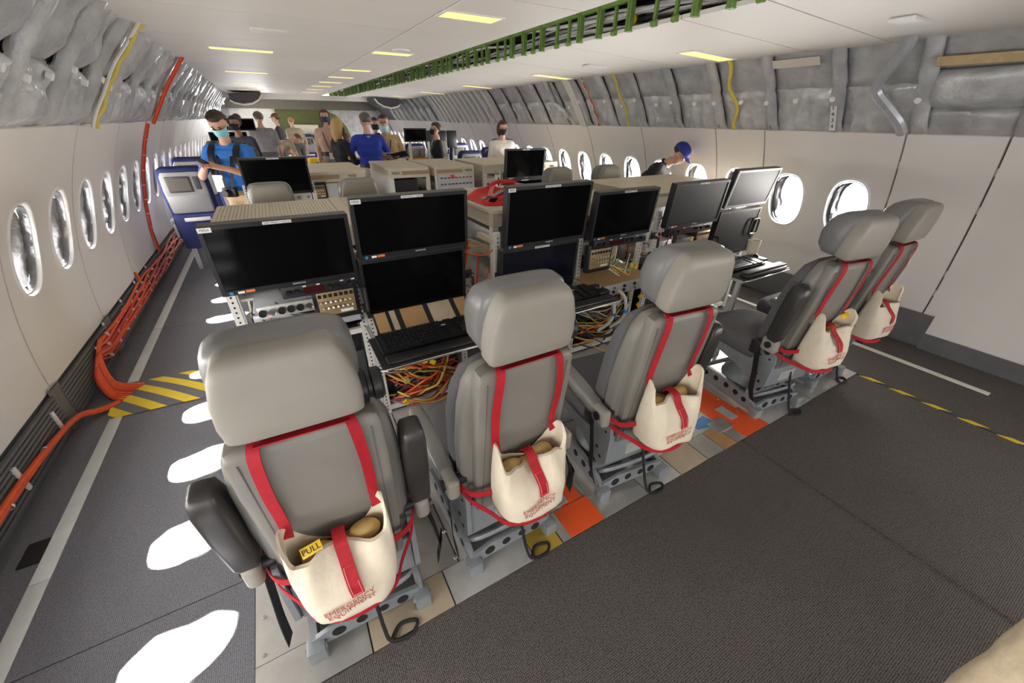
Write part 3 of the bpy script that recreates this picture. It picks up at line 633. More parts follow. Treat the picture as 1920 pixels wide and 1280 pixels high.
    mb = MB(); loft(mb, [(0.775, 0.09, 0.03, 0.09), (0.785, 0.125, 0.01, 0.12), (0.82, 0.146, 0.0, 0.145), (0.88, 0.152, 0.0, 0.155), (0.935, 0.147, 0.0, 0.148), (0.968, 0.138, 0.0, 0.128), (0.99, 0.122, 0.0, 0.10), (1.001, 0.095, 0.008, 0.07)], 40, e=0.5, M=MBK); mb.build('headrest_cushion', LEATHER, t, ang=70)
    for s_ in (-1, 1):
        mb = MB(); mb.cyl((s_ * 0.09, 0.01, 0.72), (s_ * 0.09, 0.01, 0.80), 0.011, 10, M=MBK); mb.build('headrest_post', BLACKM, t)
    mb = MB(); mb.lathe([(0.0, 0.055), (0.036, 0.055), (0.042, 0.048), (0.042, 0.03), (0.034, 0.026), (0.034, 0.018), (0.044, 0.014), (0.044, 0.0), (0.0, 0.0)], (0.140, 0.03, 0.80), 'x', 24, M=MBK); mb.build('lumbar_knob', BLACK, t)
    # -- arms
    for s_, st in ((-1, armL), (1, armR)):
        if st == 'none': continue
        M = Matrix.Translation((s_ * 0.247, 0.02, 0.545))
        mb = MB(); mb.cyl((s_ * 0.19, 0.02, 0.545), (s_ * 0.28, 0.02, 0.545), 0.02, 14); mb.build('arm_pivot', BLACKM, t)
        mb = MB(); mb.box(-0.024, 0.024, -0.045, 0.05, -0.05, 0.04, r=0.018, M=M, seg=3); hub = mb.build('arm_hub', HEADGREY, t)
        if detail:
            mb = MB(); mb.cyl((s_ * 0.2715 - 0.001, 0.02, 0.545), (s_ * 0.2715 + 0.001, 0.02, 0.545), 0.02, 14); mb.build('hub_cap', HOLE, hub)
        A = MB()
        if st == 'down':
            loft(A, [(0.03, 0.026, -0.03, 0.022), (0.06, 0.032, -0.035, 0.026), (0.2, 0.036, -0.036, 0.028), (0.34, 0.035, -0.034, 0.026), (0.39, 0.03, -0.028, 0.02), (0.41, 0.018, -0.016, 0.01)], 24, e=0.45, M=M @ Matrix.Rotation(math.radians(-84), 4, 'X'))
            A.build('armrest', ARMGREY, t, ang=60)
        else:
            loft(A, [(0.03, 0.026, -0.03, 0.03), (0.06, 0.034, -0.04, 0.04), (0.2, 0.037, -0.045, 0.045), (0.33, 0.036, -0.045, 0.045), (0.375, 0.03, -0.038, 0.036), (0.39, 0.018, -0.02, 0.02)], 24, e=0.4, M=M @ Matrix.Rotation(TILT, 4, 'X'))
            A.build('armrest', ARMDARK, t, ang=60)
    # -- belts hanging down on both sides and a tether under the back
    for s_ in (-1, 1):
        pts = spline([(s_ * 0.235, 0.10, 0.52), (s_ * 0.245, 0.08, 0.45), (s_ * 0.25, 0.05, 0.33), (s_ * 0.255, 0.03, 0.22), (s_ * 0.25, 0.0, 0.14)] if s_ < 0 else [(0.235, 0.12, 0.53), (0.27, 0.03, 0.45), (0.285, -0.02, 0.34), (0.27, -0.03, 0.26), (0.30, -0.01, 0.36)])
        mb = MB(); mb.ribbon(pts, (0.25, 1, 0), 0.045, 0.003); mb.build('lap_belt', WEB, t)
    mb = MB(); mb.box(-0.262, -0.238, 0.07, 0.13, 0.44, 0.53, r=0.005); mb.build('belt_buckle', BLACK, t)
    mb = MB(); mb.tube(spline([(0.02, 0.0, 0.30), (0.03, -0.03, 0.18), (0.035, -0.07, 0.06), (0.05, -0.10, 0.012), (0.12, -0.11, 0.008), (0.15, -0.075, 0.01), (0.09, -0.06, 0.012), (0.05, -0.10, 0.016)]), 0.007, 6); mb.build('tether_strap', WEB, t)
    return t
SEATS = [(-0.078, 0.90, 2, 'up', 'up', 'grey reclining flight seat nearest the viewer with both armrests folded up'),
         (0.535, 0.905, 0, 'down', 'down', 'grey flight seat second from left with armrests lowered'),
         (1.26, 0.90, 6, 'down', 'up', 'grey flight seat in the middle of the front row of five'),
         (2.56, 0.88, 9, 'up', 'down', 'grey flight seat fourth from left with dark seat cushion in view'),
         (3.24, 0.90, 1, 'up', 'up', 'grey flight seat at the far right end beside the window wall')]
for (x, y, yw, a, b, lab) in SEATS: make_seat(lab, (x, y, 0), yw, a, b, 'front row of flight seats')

# ================================================================ canvas equipment bags
def make_bag(label, loc, yaw, seed, tagc=None, variant=0):
    t = thing('equipment_bag', label, 'bag', loc, -math.radians(yaw), 'canvas emergency equipment bags')
    rb = random.Random(seed)
    Z0, ZR = 0.435, 0.682
    def outline(a, v, inset=0.0):
        c, s_ = math.cos(a), math.sin(a)
        hx = lerp(0.118, 0.130, v) + 0.010 * math.sin(v * 3.1) - inset; hy = lerp(0.050, 0.046, v) + 0.010 * math.sin(v * 2.6) - inset
        e = 0.46; x = math.copysign(abs(c) ** e, c) * hx; y = math.copysign(abs(s_) ** e, s_) * hy
        ca = abs(c)
        zt = ZR + 0.10 * (max(0, ca - 0.30) / 0.7) ** 1.3 * (1 if s_ > 0.05 else max(0, 1 + (s_ - 0.05) * 1.5)) + 0.010 * math.sin(a * 3 + seed) - 0.022 * math.exp(-(x / 0.045) ** 2)
        if s_ < 0: zt += 0.012 * math.cos(x * 45 + seed)
        z = lerp(Z0, zt, v); lean = 0.03 - (z - 0.3) * 0.12
        nn = noise.noise(Vector((x * 16 + seed, z * 10, y * 8))) * 0.012 + 0.005 * math.sin(x * 55 * (0.4 + v) + seed) * v + 0.004 * noise.noise(Vector((x * 40, z * 40, seed)))
        y2 = y - 0.040 - hy + lean - 0.004
        if s_ < 0:
            y2 -= 0.075 * (1 - v) ** 0.9 * min(1, (v + 0.02) * 7) ** 0.6 * (1 - 0.8 * ca ** 3) + nn
            y2 += 0.055 * max(0, v - 0.72) / 0.28 * math.exp(-(x / 0.05) ** 2)      # mouth pinched by the strap
        else: y2 -= 0.030 * max(0, v - 0.75) / 0.25 * math.exp(-(x / 0.06) ** 2)
        return (x * (1 + 0.05 * nn), y2, z)
    mb = MB(); mb.grid(lambda u, v: outline(u * 2 * math.pi, v), 56, 14, 0, None, True); mb.grid(lambda u, v: outline(u * 2 * math.pi, 1 - v * 0.45, 0.006), 56, 6, 0, None, True)
    k0 = len(mb.v); mb.add([outline(2 * math.pi * i / 56, 0.0) for i in range(56)], [tuple(range(56))])
    mb.add([outline(2 * math.pi * i / 56, 1.0) for i in range(56)] + [outline(2 * math.pi * i / 56, 1.0, 0.006) for i in range(56)], [(i, (i + 1) % 56, 56 + (i + 1) % 56, 56 + i) for i in range(56)])
    mb.build('canvas_body', CANVAS, t, ang=75)
    mb = MB(); mb.ell((0.0, -0.095, 0.59), (0.10, 0.045, 0.06), nu=16, nv=8); mb.ell((0.065, -0.09, 0.645), (0.045, 0.03, 0.035)); mb.ell((-0.06, -0.095, 0.635), (0.045, 0.032, 0.03)); mb.build('packed_contents', CANVAS_IN, t)
    if tagc:
        mb = MB(); mb.box(-0.027, 0.027, -0.002, 0.002, -0.014, 0.014, r=0.0015, M=Matrix.Translation((-0.068 if tagc == 'in' else 0.10, -0.118 if tagc == 'in' else -0.10, 0.690 if tagc == 'in' else 0.73)) @ Matrix.Rotation(-0.25, 4, 'Y') @ Matrix.Rotation(-0.8, 4, 'X'))
        yt = mb.build('pull_tag', YEL, t)
        if tagc == 'in': text('lettering', 'PULL', 0.022, INKB, yt, Matrix.Translation((-0.068, -0.118, 0.690)) @ Matrix.Rotation(-0.25, 4, 'Y') @ Matrix.Rotation(-0.8, 4, 'X') @ Matrix.Translation((0, -0.003, 0)) @ Matrix.Rotation(math.pi / 2, 4, 'X'))
    # closing strap over the mouth
    fy = lambda z: outline(-math.pi / 2, min(1.0, (z - Z0) / (ZR - 0.02 - Z0)))[1] - 0.004
    pts = spline([(0.0, -0.075, 0.672), (0.0, -0.085, 0.692), (0.002, fy(0.66) - 0.012, 0.688), (0.004, fy(0.64) - 0.006, 0.655), (0.010, fy(0.60) - 0.004, 0.605), (0.014, fy(0.56) - 0.003, 0.558)], 5)
    mb = MB(); mb.ribbon(pts, (1, 0, 0.1), 0.034, 0.003); cs_ = mb.build('closing_strap', RED, t)
    mb = MB()
    for dx in (-0.012, 0.012): mb.ribbon([Vector(p) + Vector((dx, -0.002, 0)) for p in pts[-9:-1]], (1, 0, 0.1), 0.0018, 0.001)
    for p in (pts[-9], pts[-2]): mb.ribbon([Vector(p) + Vector((0, -0.002, 0)), Vector(p) + Vector((0, -0.0022, -0.0018))], (1, 0, 0.1), 0.025, 0.001)
    mb.build('stitching', REDST, cs_)
    # hanging straps up to the headrest posts
    for s_ in (-1, 1):
        top = MBK @ Vector((s_ * 0.105, -0.046, 0.745)); hn = Vector((s_ * 0.112, -0.076, 0.775))
        mid = top.lerp(hn, 0.5) + Vector((s_ * 0.004 * (1 + variant), -0.004, 0))
        mb = MB(); mb.ribbon(spline([MBK @ Vector((s_ * 0.095, -0.005, 0.765)), top, mid, hn, hn + Vector((0, -0.01, -0.05))], 5), (1, 0.15 * s_, 0.0), 0.027, 0.003); mb.build('hanging_strap', RED, t)
    mb = MB(); mb.ribbon([MBK @ Vector((-0.10, -0.03, 0.763)), MBK @ Vector((0.10, -0.03, 0.763))], (0, 1, 0), 0.02, 0.003); mb.build('hanging_strap', RED, t)
    # tie-down straps round the seat back
    bz = lambda x, z, off=0.004: outline(-math.pi / 2 + x * 3.0, (z - 0.425) / 0.24)
    for s_ in (-1, 1):
        mb = MB(); mb.ribbon(spline([(s_ * 0.222, 0.06, 0.545), (s_ * 0.216, 0.0, 0.53), (s_ * 0.186, -0.045, 0.515), (s_ * 0.125, -0.075, 0.525)], 5), (0, 0.1, 1), 0.024, 0.003); mb.build('tie_strap', RED, t)
        mb = MB(); mb.ribbon(spline([(s_ * 0.218, 0.03, 0.50), (s_ * 0.195, -0.035, 0.475), (s_ * 0.145, -0.10, 0.450), (s_ * 0.112, -0.155, 0.440), (s_ * 0.05, -0.182, 0.432), (0, -0.188, 0.430)], 5), (0, 0.1, 1), 0.022, 0.003); mb.build('tie_strap', RED, t)
    # stencilled lettering
    def front(x, z):
        lo_, hi_ = -math.pi, 0.0; v = 0.4
        for _ in range(26):
            md_ = (lo_ + hi_) / 2; q = outline(md_, v)
            if q[0] < x: lo_ = md_
            else: hi_ = md_
            v = max(0, min(1, v + (z - q[2]) / 0.26))
        return outline((lo_ + hi_) / 2, v)[1]
    for i, s_ in enumerate(('EMERGENCY', 'EQUIPMENT')):
        z = 0.538 - i * 0.021; lt = text('lettering', s_, 0.0235, INK, t, Matrix.Identity(4), ext=0.0004); R_ = Matrix.Translation((-0.012 + 0.003 * i, 0, z)) @ Matrix.Rotation(-0.10, 4, 'Y') @ Matrix.Rotation(math.pi / 2, 4, 'X')
        for vtx in lt.data.vertices:
            q = R_ @ vtx.co; vtx.co = (q.x, front(q.x, q.z) - 0.006 + q.y, q.z)
    return t
BAGL = ['cream canvas bag lettered EMERGENCY EQUIPMENT on nearest seat back, yellow PULL tag inside', 'cream canvas bag with red straps hung on the second seat back', 'cream canvas bag with red straps hung on the middle seat back', 'cream canvas bag on fourth seat with yellow tip sticking out', 'cream canvas bag hung on the rightmost seat back']
for i, (x, y, yw, a, b, lab) in enumerate(SEATS): make_bag(BAGL[i], (x, y, 0), yw, i * 3 + 1, ('in', None, None, 'out', None)[i], i % 2)

# ================================================================ consoles
def make_rack(label, x0, x1, y0, y1, zt, name_plate=None, front=None, group='equipment racks', vent=None, lower=True, back=False):
    t = thing('equipment_rack', label, 'rack', (x0, y0, 0), 0, group); W_, D_ = x1 - x0, y1 - y0
    mb = MB(); r = 0.06
    mb.prism([(r, 0), (W_ - r, 0), (W_ - 0.02, 0.02), (W_, r), (W_, D_ - 0.02), (W_ - 0.02, D_), (0.02, D_), (0, D_ - 0.02), (0, r), (0.02, 0.02)], 'z', zt - 0.022, zt); mb.build('table_top', CREAM, t)
    mb = MB(); mb.box(0.015, W_ - 0.015, 0.012, 0.03, zt - 0.11, zt - 0.022); mb.box(0.015, W_ - 0.015, D_ - 0.03, D_ - 0.012, zt - 0.11, zt - 0.022); mb.box(0.01, 0.03, 0.03, D_ - 0.03, zt - 0.11, zt - 0.022); mb.box(W_ - 0.03, W_ - 0.01, 0.03, D_ - 0.03, zt - 0.11, zt - 0.022); mb.build('apron_frame', CREAM, t)
    for (px, py) in ((0.01, 0.012), (W_ - 0.06, 0.012), (0.01, D_ - 0.06), (W_ - 0.06, D_ - 0.06)):
        mb = MB(); mb.box(px, px + 0.05, py, py + 0.05, 0.0, zt - 0.11, r=0.006); mb.build('post', WHITEP, t)
    for xx in (0.022, W_ - 0.036):
        mb = MB(); mb.prism([(0.06, 0.10), (0.11, 0.10), (D_ - 0.06, zt - 0.35), (D_ - 0.06, zt - 0.29), (D_ - 0.1, zt - 0.29)], 'x', xx, xx + 0.014); mb.prism([(0.05, zt - 0.26), (0.05, zt - 0.33), (D_ - 0.05, zt - 0.40), (D_ - 0.05, zt - 0.33)], 'x', xx, xx + 0.014); mb.build('side_brace', CREAM, t)
    for zz in (0.12, 0.5, 0.8):
        mb = MB(); mb.box(0.03, W_ - 0.03, 0.04, D_ - 0.05, zz, zz + 0.015); mb.build('shelf', ALU2, t)
    rk = random.Random(int(x0 * 100 + y0 * 1000))
    for zz in (0.135, 0.515, 0.815):
        x = 0.07
        while x < W_ - 0.25:
            w_ = rk.uniform(0.18, 0.34); h = rk.uniform(0.12, 0.2); w_ = min(w_, W_ - 0.08 - x)
            mb = MB(); mb.box(x, x + w_, 0.10, D_ - 0.12, zz, zz + h, r=0.006); bx = mb.build('electronics_box', rk.choice((ALU2, BLACKM, WHITEP, BLACKM)), t)
            mb = MB()
            for q in range(3): mb.cyl((x + w_ * (0.2 + 0.3 * q), 0.098, zz + h * 0.5), (x + w_ * (0.2 + 0.3 * q), 0.085, zz + h * 0.5), 0.014, 10)
            mb.build('connector', rk.choice((BLACK, CHROME)), bx); x += w_ + 0.03
    return t
RACKS = [('cream topped equipment rack at left with slatted vent top behind the two nearest monitors', -0.38, 0.88, 2.36, 3.34), ('cream topped equipment rack in the middle carrying the red bag', 1.20, 2.42, 2.36, 3.34), ('cream topped equipment rack at right by the windows, behind the tilted monitors', 2.72, 4.02, 2.36, 3.30)]
RT = [make_rack(*r, 1.15) for r in RACKS]
# vent slats on the left table top
mb = MB()
for i in range(34): mb.box(0.015 + i * 0.0195, 0.015 + i * 0.0195 + 0.012, 0.03, 0.94, 1.15, 1.156)
tag(mb.build('vent_slats', mat('vent_cream', (0.74, 0.70, 0.56), 0.5), RT[0]), kind='stuff')
mb = MB(); mb.box(0.69, 0.75, 0.0, 0.95, 1.15, 1.158); mb.build('joint_strip', CREAM, RT[0])
mb = MB()
for i in range(20): mb.box(0.77 + i * 0.0235, 0.77 + i * 0.0235 + 0.008, 0.03, 0.94, 1.15, 1.1535)
tag(mb.build('vent_slats', CREAM, RT[0]), kind='stuff')

def uprights(t, xs, y, z0, z1):
    for x in xs:
        mb = MB(); mb.box(x - 0.019, x + 0.019, y, y + 0.03, z0, z1); u = mb.build('rack_upright', WHITEP, t)
        mb = MB(); z = z0 + 0.03
        while z < z1 - 0.02: mb.box(x - 0.004, x + 0.004, y - 0.0012, y, z, z + 0.009); z += 0.026
        tag(mb.build('rail_holes', HOLE, u), kind='stuff')
# console frames that carry the monitors in front of each rack
def make_console(label, xs, y, group='console frames', dp=0.265):
    t = thing('console_frame', label, 'console frame', (0, 0, 0), 0, group)
    uprights(t, xs, y, 0.0, 1.08)
    mb = MB(); mb.box(min(xs), max(xs), y + 0.005, y + 0.03, 0.02, 0.06); mb.box(min(xs), max(xs), y + 0.005, y + 0.03, 0.62, 0.65); mb.build('cross_rail', WHITEP, t)
    for x in xs:
        mb = MB(); mb.box(x - 0.015, x + 0.015, y + 0.03, y + dp, 0.05, 0.08); mb.box(x - 0.015, x + 0.015, y + 0.03, y + dp, 1.0, 1.03); mb.build('tie_bar', CREAM, t)
    rc = random.Random(int(xs[0] * 100)); 
    for a, b in zip(xs, xs[1:]):
        if b - a < 0.3: continue
        z = 0.09
        while z < 0.56:
            h = rc.uniform(0.09, 0.16); mb = MB(); mb.box(a + 0.025, b - 0.025, y + 0.06, y + dp - 0.01, z, z + h, r=0.004); bx = mb.build('electronics_box', rc.choice((BLACKM, BLACKM, PAXDARK)), t)
            cn = MB(); cn.lathe([(0.0, -0.014), (0.011, -0.014), (0.013, 0.0)], (0, 0, 0), 'y', 10); cm_ = cn.mesh('connector', rc.choice((CHROME, BRASS)))
            for q in range(5): link('connector', cm_, bx, (lerp(a, b, 0.15 + 0.17 * q), y + 0.06, z + h / 2))
            z += h + 0.02
    return t
CON = [make_console('white perforated console frame under the two nearest monitors', (-0.31, 0.245, 0.285, 0.84), 2.085), make_console('white perforated console frame in the middle, with patch shelf', (1.10, 1.70, 1.76, 2.36), 2.085), make_console('white perforated console frame at the right, near the windows', (2.52, 3.12, 3.18, 3.78), 2.085)]

def make_monitor(label, xc, yb, z0, wd, ht, tilt, yaw=0.0, number=None, weight=None, brand=False, stick=True, group='console monitors', case=BLACK, rim=None, scr=SCREEN):
    t = thing('monitor', label, 'monitor', (xc, yb, z0), -math.radians(yaw), group)
    M = Matrix.Rotation(math.radians(tilt), 4, 'X')
    mb = MB(); mb.box(-wd / 2, wd / 2, 0.0, 0.05, 0.0, ht, r=0.006, M=M); mb.box(-wd / 2 * 0.86, wd / 2 * 0.86, 0.05, 0.075, 0.03, ht - 0.02, r=0.01, M=M); mb.build('case', case, t)
    mb = MB(); bz = 0.016
    for b in ((-wd / 2, wd / 2, ht - bz, ht), (-wd / 2, wd / 2, 0, 0.024), (-wd / 2, -wd / 2 + bz, 0.02, ht - bz), (wd / 2 - bz, wd / 2, 0.02, ht - bz)): mb.box(b[0], b[1], -0.006, 0.004, b[2], b[3], M=M)
    fr = mb.build('front_bezel', rim or BLACK, t)
    mb = MB(); mb.box(-wd / 2 + bz, wd / 2 - bz, -0.001, 0.004, 0.024, ht - bz, M=M); mb.build('screen', scr, t)
    mb = MB(); mb.box(-wd / 2 + 0.004, wd / 2 - 0.004, 0.001, 0.048, ht - 0.0015, ht + 0.002, M=M); mb.build('top_edge', mat('top_edge_grey', (0.11, 0.105, 0.10), 0.45), t)
    if stick:
        if weight:
            mb = MB(); mb.box(-0.055, 0.055, -0.0075, -0.006, ht - 0.013, ht - 0.001, M=M); lb = mb.build('weight_label', TAPE_WHITE, t)
            text('lettering', weight, 0.0085, INKB, lb, M @ Matrix.Translation((0, -0.0078, ht - 0.007)) @ Matrix.Rotation(math.pi / 2, 4, 'X'), ext=0.0003)
        if number:
            mb = MB(); mb.box(-wd / 2 + 0.003, -wd / 2 + 0.05, -0.0075, -0.006, ht - 0.024, ht - 0.004, M=M); lb = mb.build('number_label', TAPE_WHITE, t)
            text('lettering', number, 0.014, INKB, lb, M @ Matrix.Translation((-wd / 2 + 0.0265, -0.0078, ht - 0.014)) @ Matrix.Rotation(math.pi / 2, 4, 'X'), ext=0.0003)
        mb = MB(); mb.box(-wd / 2 + 0.06, -wd / 2 + 0.085, -0.0075, -0.006, 0.005, 0.016, M=M); mb.build('white_sticker', TAPE_WHITE, t)
        mb = MB(); mb.box(-wd / 2 + 0.09, -wd / 2 + 0.125, -0.0075, -0.006, 0.006, 0.018, M=M); mb.build('orange_sticker', mat('sticker_orange', (0.80, 0.22, 0.05), 0.5), t)
        mb = MB(); mb.lathe([(0.0, 0.0), (0.008, 0.0), (0.008, 0.002)], (-wd / 2 + 0.035, -0.008, 0.011), 'y', 12, 0, M); mb.build('blue_sticker', BLUE_T, t)
    if brand: text('lettering', 'SAMSUNG', 0.012, TAPE_WHITE, t, M @ Matrix.Translation((0.02, -0.0065, 0.012)) @ Matrix.Rotation(math.pi / 2, 4, 'X'), ext=0.0003)
    return t
WL_ = 'UNIT WEIGHT = 15.50 LBS'
T_ = 4.5
make_monitor('wide black monitor nearest the left aisle, labelled M05A', -0.035, 2.0, 0.985, 0.575, 0.31, T_, 0, 'M05A', WL_, True)
make_monitor('black monitor on top of the second console stack, labelled M03A', 0.562, 1.985, 1.065, 0.585, 0.295, T_, 0, 'M03A', WL_, True)
make_monitor('black lower monitor below the M03A screen, above the nearest keyboard', 0.548, 2.01, 0.735, 0.575, 0.325, T_, 0, None, None, False)
make_monitor('black monitor in the middle with grey top edge, above another screen', 1.39, 1.985, 1.005, 0.60, 0.355, 6.5, 0, 'M02A', WL_, True)
make_monitor('bluish black lower monitor of the middle stack behind the second seat', 1.36, 2.01, 0.66, 0.585, 0.34, T_, 0, None, 'UNIT WEIGHT = 15.50 LBS', False, scr=mat('screen_blue', (0.005, 0.006, 0.012), 0.15, 0, 0))
make_monitor('black monitor right of the middle stack, above the gold switch panel', 2.045, 2.0, 0.965, 0.56, 0.318, 5.5, 0, None, WL_, True)
GS = mat('screen_painted_glare', (0.030, 0.029, 0.029), 0.45, 0, 0, spec=0.2)  # daylight glare put into the screen as a grey base colour
make_monitor('grey glared monitor to the left of the tilted upright screen by the windows', 2.81, 2.0, 0.965, 0.62, 0.325, T_, 0, None, WL_, True, scr=GS)
make_monitor('tilted monitor with pale rim beside the right window wall', 3.47, 2.0, 1.055, 0.59, 0.30, 9, 0, None, WL_, False, False, rim=mat('rim_pale', (0.42, 0.42, 0.42), 0.4), scr=GS)
make_monitor('lower grey monitor with black grab handle by the right window wall', 3.44, 2.02, 0.63, 0.58, 0.40, 3, 0, None, None, False, False, scr=GS)
# grab handles bolted to the console frames
def handle(x, y, z, h, label, depth=0.05, w=0.0):
    mb = MB(); mb.tube(spline([(0, 0.0, 0), (0, -depth, 0.004), (0, -depth - 0.004, 0.02), (0, -depth - 0.004, h - 0.02), (0, -depth, h - 0.004), (0, 0.0, h)], 4), 0.009, 8)
    mb.box(-0.02, 0.02, 0.0, 0.008, -0.03, 0.02); mb.box(-0.02, 0.02, 0.0, 0.008, h - 0.02, h + 0.03)
    one('grab_handle', mb, BLACKM, label, 'handle', 'black grab handles', (x, y, z))
handle(0.265, 2.015, 0.80, 0.13, 'black grab handle between the nearest monitor and the second stack')
handle(0.865, 2.01, 0.74, 0.14, 'black grab handle at the right edge of the second stack')
handle(1.06, 2.01, 0.68, 0.15, 'black grab handle at the left edge of the middle stack')
handle(2.40, 2.01, 0.78, 0.14, 'black grab handle right of the gold switch panel')
handle(3.15, 2.01, 0.70, 0.13, 'black grab handle between the two right-hand stacks')
mb = MB(); mb.tube([(x, 0, z) for (x, z) in [(0.02, 0), (0.10, 0), (0.115, 0.015), (0.115, 0.115), (0.10, 0.13), (0.02, 0.13), (0.005, 0.115), (0.005, 0.015)]], 0.009, 8, closed=True); one('grab_handle', mb, BLACKM, 'square black handle standing out from the lower right monitor', 'handle', 'black grab handles', (3.62, 1.985, 0.80))

# switch panels under the single-height monitors
def switch_panel(label, x0, x1, z0, z1, y=2.0):
    t = thing('switch_panel', label, 'control panel', (x0, y, z0), 0, 'control panels'); w_, h = x1 - x0, z1 - z0
    mb = MB(); mb.box(-0.02, w_ + 0.02, 0.01, 0.05, -0.03, h + 0.03, r=0.003); mb.build('panel_backing', BLACKM, t)
    mb = MB(); mb.box(0, w_, 0.0, 0.012, 0, h, r=0.002); mb.build('panel_face', BRASS, t)
    n = max(4, int(w_ / 0.024))
    sw = MB(); sw.cyl((0, 0.0, 0), (0, -0.014, 0.004), 0.0055, 8); sm = sw.mesh('toggle_switch', CHROME)
    for r_ in range(2):
        for i in range(n): link('toggle_switch', sm, t, (w_ * (i + 0.5 + 0.3 * r_) / (n + 0.6), 0, h * (0.55 - 0.24 * r_)))
    bt = MB(); bt.box(-0.008, 0.008, -0.003, 0.001, -0.009, 0.009); bm_ = bt.mesh('legend_button', BLACK)
    for i in range(n): link('legend_button', bm_, t, (w_ * (i + 0.5) / n, 0, h * 0.82))
    mb = MB(); mb.box(w_ * 0.55, w_ * 0.9, -0.002, 0.001, h * 0.06, h * 0.17); mb.build('white_label', TAPE_WHITE, t)
    return t
switch_panel('gold switch panel with toggle rows under the nearest monitor', 0.04, 0.215, 0.80, 0.93)
switch_panel('gold switch panel with toggle rows under the middle right monitor', 1.79, 1.97, 0.76, 0.90)
switch_panel('gold switch panel under the glared monitor near the right windows', 2.92, 3.07, 0.76, 0.90)
def audio_panel(label, x0, x1, z):
    t = thing('audio_panel', label, 'control panel', (x0, 1.99, z), 0, 'control panels'); w_ = x1 - x0
    mb = MB(); mb.box(0, w_, 0.0, 0.06, -0.03, 0.03, r=0.004); mb.build('panel_face', BLACKM, t)
    mb = MB(); mb.box(w_ * 0.28, w_ * 0.55, -0.002, 0.0, -0.016, 0.016); mb.build('display_window', mat('display_red', (0.05, 0.006, 0.006), 0.2), t)
    for q in (0.08, 0.18, 0.62, 0.72, 0.9): 
        mb = MB(); mb.lathe([(0.0, -0.018), (0.011, -0.018), (0.012, 0.0)], (w_ * q, 0, 0.0), 'y', 12); mb.build('knob', BLACK, t)
    for q in (0.3, 0.48, 0.8, 0.96):
        mb = MB(); mb.box(w_ * q - 0.008, w_ * q + 0.008, -0.003, 0, 0.018, 0.024); mb.build('white_label', TAPE_WHITE, t)
    return t
audio_panel('thin black audio panel with red display below the nearest monitor', -0.10, 0.235, 0.957)
audio_panel('thin black audio panel below the middle right monitor', 1.80, 2.30, 0.935)
audio_panel('thin black audio panel below the glared right monitor', 2.56, 3.06, 0.935)
def jack_plate(label, x0, x1, z, n):
    t = thing('jack_plate', label, 'connector plate', (x0, 2.0, z), 0, 'connector plates'); w_ = x1 - x0
    mb = MB(); mb.box(0, w_, 0, 0.012, -0.03, 0.03, r=0.002); mb.build('plate', ALU2, t)
    for i in range(n):
        mb = MB(); mb.lathe([(0.0, -0.006), (0.014, -0.006), (0.017, -0.012), (0.017, 0.0)], (w_ * (i + 0.5) / n, 0, 0), 'y', 14); mb.build('jack', BLACK if i % 4 != 1 else CHROME, t)
    return t
jack_plate('metal plate with a row of round jacks under the nearest monitor', -0.22, 0.02, 0.875, 6)
mb = MB(); mb.box(-0.27, 0.23, 0.0, 0.45, 0.0, 0.016); mb.box(-0.27, 0.23, 0.0, 0.012, 0.0, 0.05); mb.box(-0.26, 0.0, 0.06, 0.4, 0.016, 0.12, r=0.01)
one('equipment_tray', mb, mat('tray_pale', (0.62, 0.65, 0.70), 0.3, 0.4), 'bright metal equipment tray below the row of round jacks', 'tray', None, (0, 2.06, 0.70))
# middle patch shelf with connectors and two white hoses
t = thing('patch_shelf', 'tan shelf with a grey connector strip under the middle right monitor', 'shelf', (1.74, 1.86, 0.60))
mb = MB(); mb.box(0, 0.56, 0.0, 0.38, 0.06, 0.075); mb.build('shelf_board', BROWNPL, t)
mb = MB(); mb.box(0, 0.56, -0.012, 0.0, 0.0, 0.08, r=0.002); mb.build('connector_strip', mat('strip_grey', (0.42, 0.42, 0.40), 0.45, 0.2), t)
for i in range(8):
    mb = MB(); mb.lathe([(0.0, -0.012), (0.010, -0.012), (0.012, 0.0)], (0.06 + (i // 2) * 0.10, -0.012, 0.025 + 0.03 * (i % 2)), 'y', 10); mb.build('connector', BLACKM if i % 3 else CHROME, t)
for i in range(2):
    mb = MB(); mb.tube(spline([(1.83 + i * 0.11, 1.84, 0.63), (1.84 + i * 0.11, 1.78, 0.60), (1.87 + i * 0.11, 1.78, 0.50), (1.88 + i * 0.12, 1.82, 0.40), (1.86 + i * 0.12, 1.9, 0.3)]), 0.012, 8)
    h_ = one('white_hose', mb, WHITE_C, ('left' if i == 0 else 'right') + ' white hose plugged into the grey connector strip', 'hose', 'white hoses')
    mb = MB(); mb.lathe([(0.02, -0.012), (0.02, 0.012)], (1.872 + i * 0.115, 1.785, 0.485), 'z', 12); mb.build('blue_band', BLUE_T, h_)
mb = MB(); mb.lathe([(0.0, 0), (0.045, 0), (0.055, 0.12), (0.05, 0.12), (0.04, 0.01)], (0, 0, 0), 'z', 18); cup = one('cream_cup', mb, mat('cup_cream', (0.8, 0.74, 0.6), 0.5), 'cream plastic cup holder beside the middle rack post', 'cup', None, (2.40, 1.93, 0.52))
mb = MB(); mb.lathe([(0.0, 0), (0.045, 0), (0.05, 0.10), (0.045, 0.10), (0.04, 0.01)], (0, 0, 0), 'z', 18); mb.tube(spline([(0.048, 0, 0.085), (0.085, 0, 0.08), (0.085, 0, 0.03), (0.047, 0, 0.02)]), 0.007, 8); one('cream_mug', mb, mat('cup_cream', (0.8, 0.74, 0.6), 0.5), 'cream mug standing behind the right-hand keyboard', 'mug', None, (3.42, 1.80, 0.715))

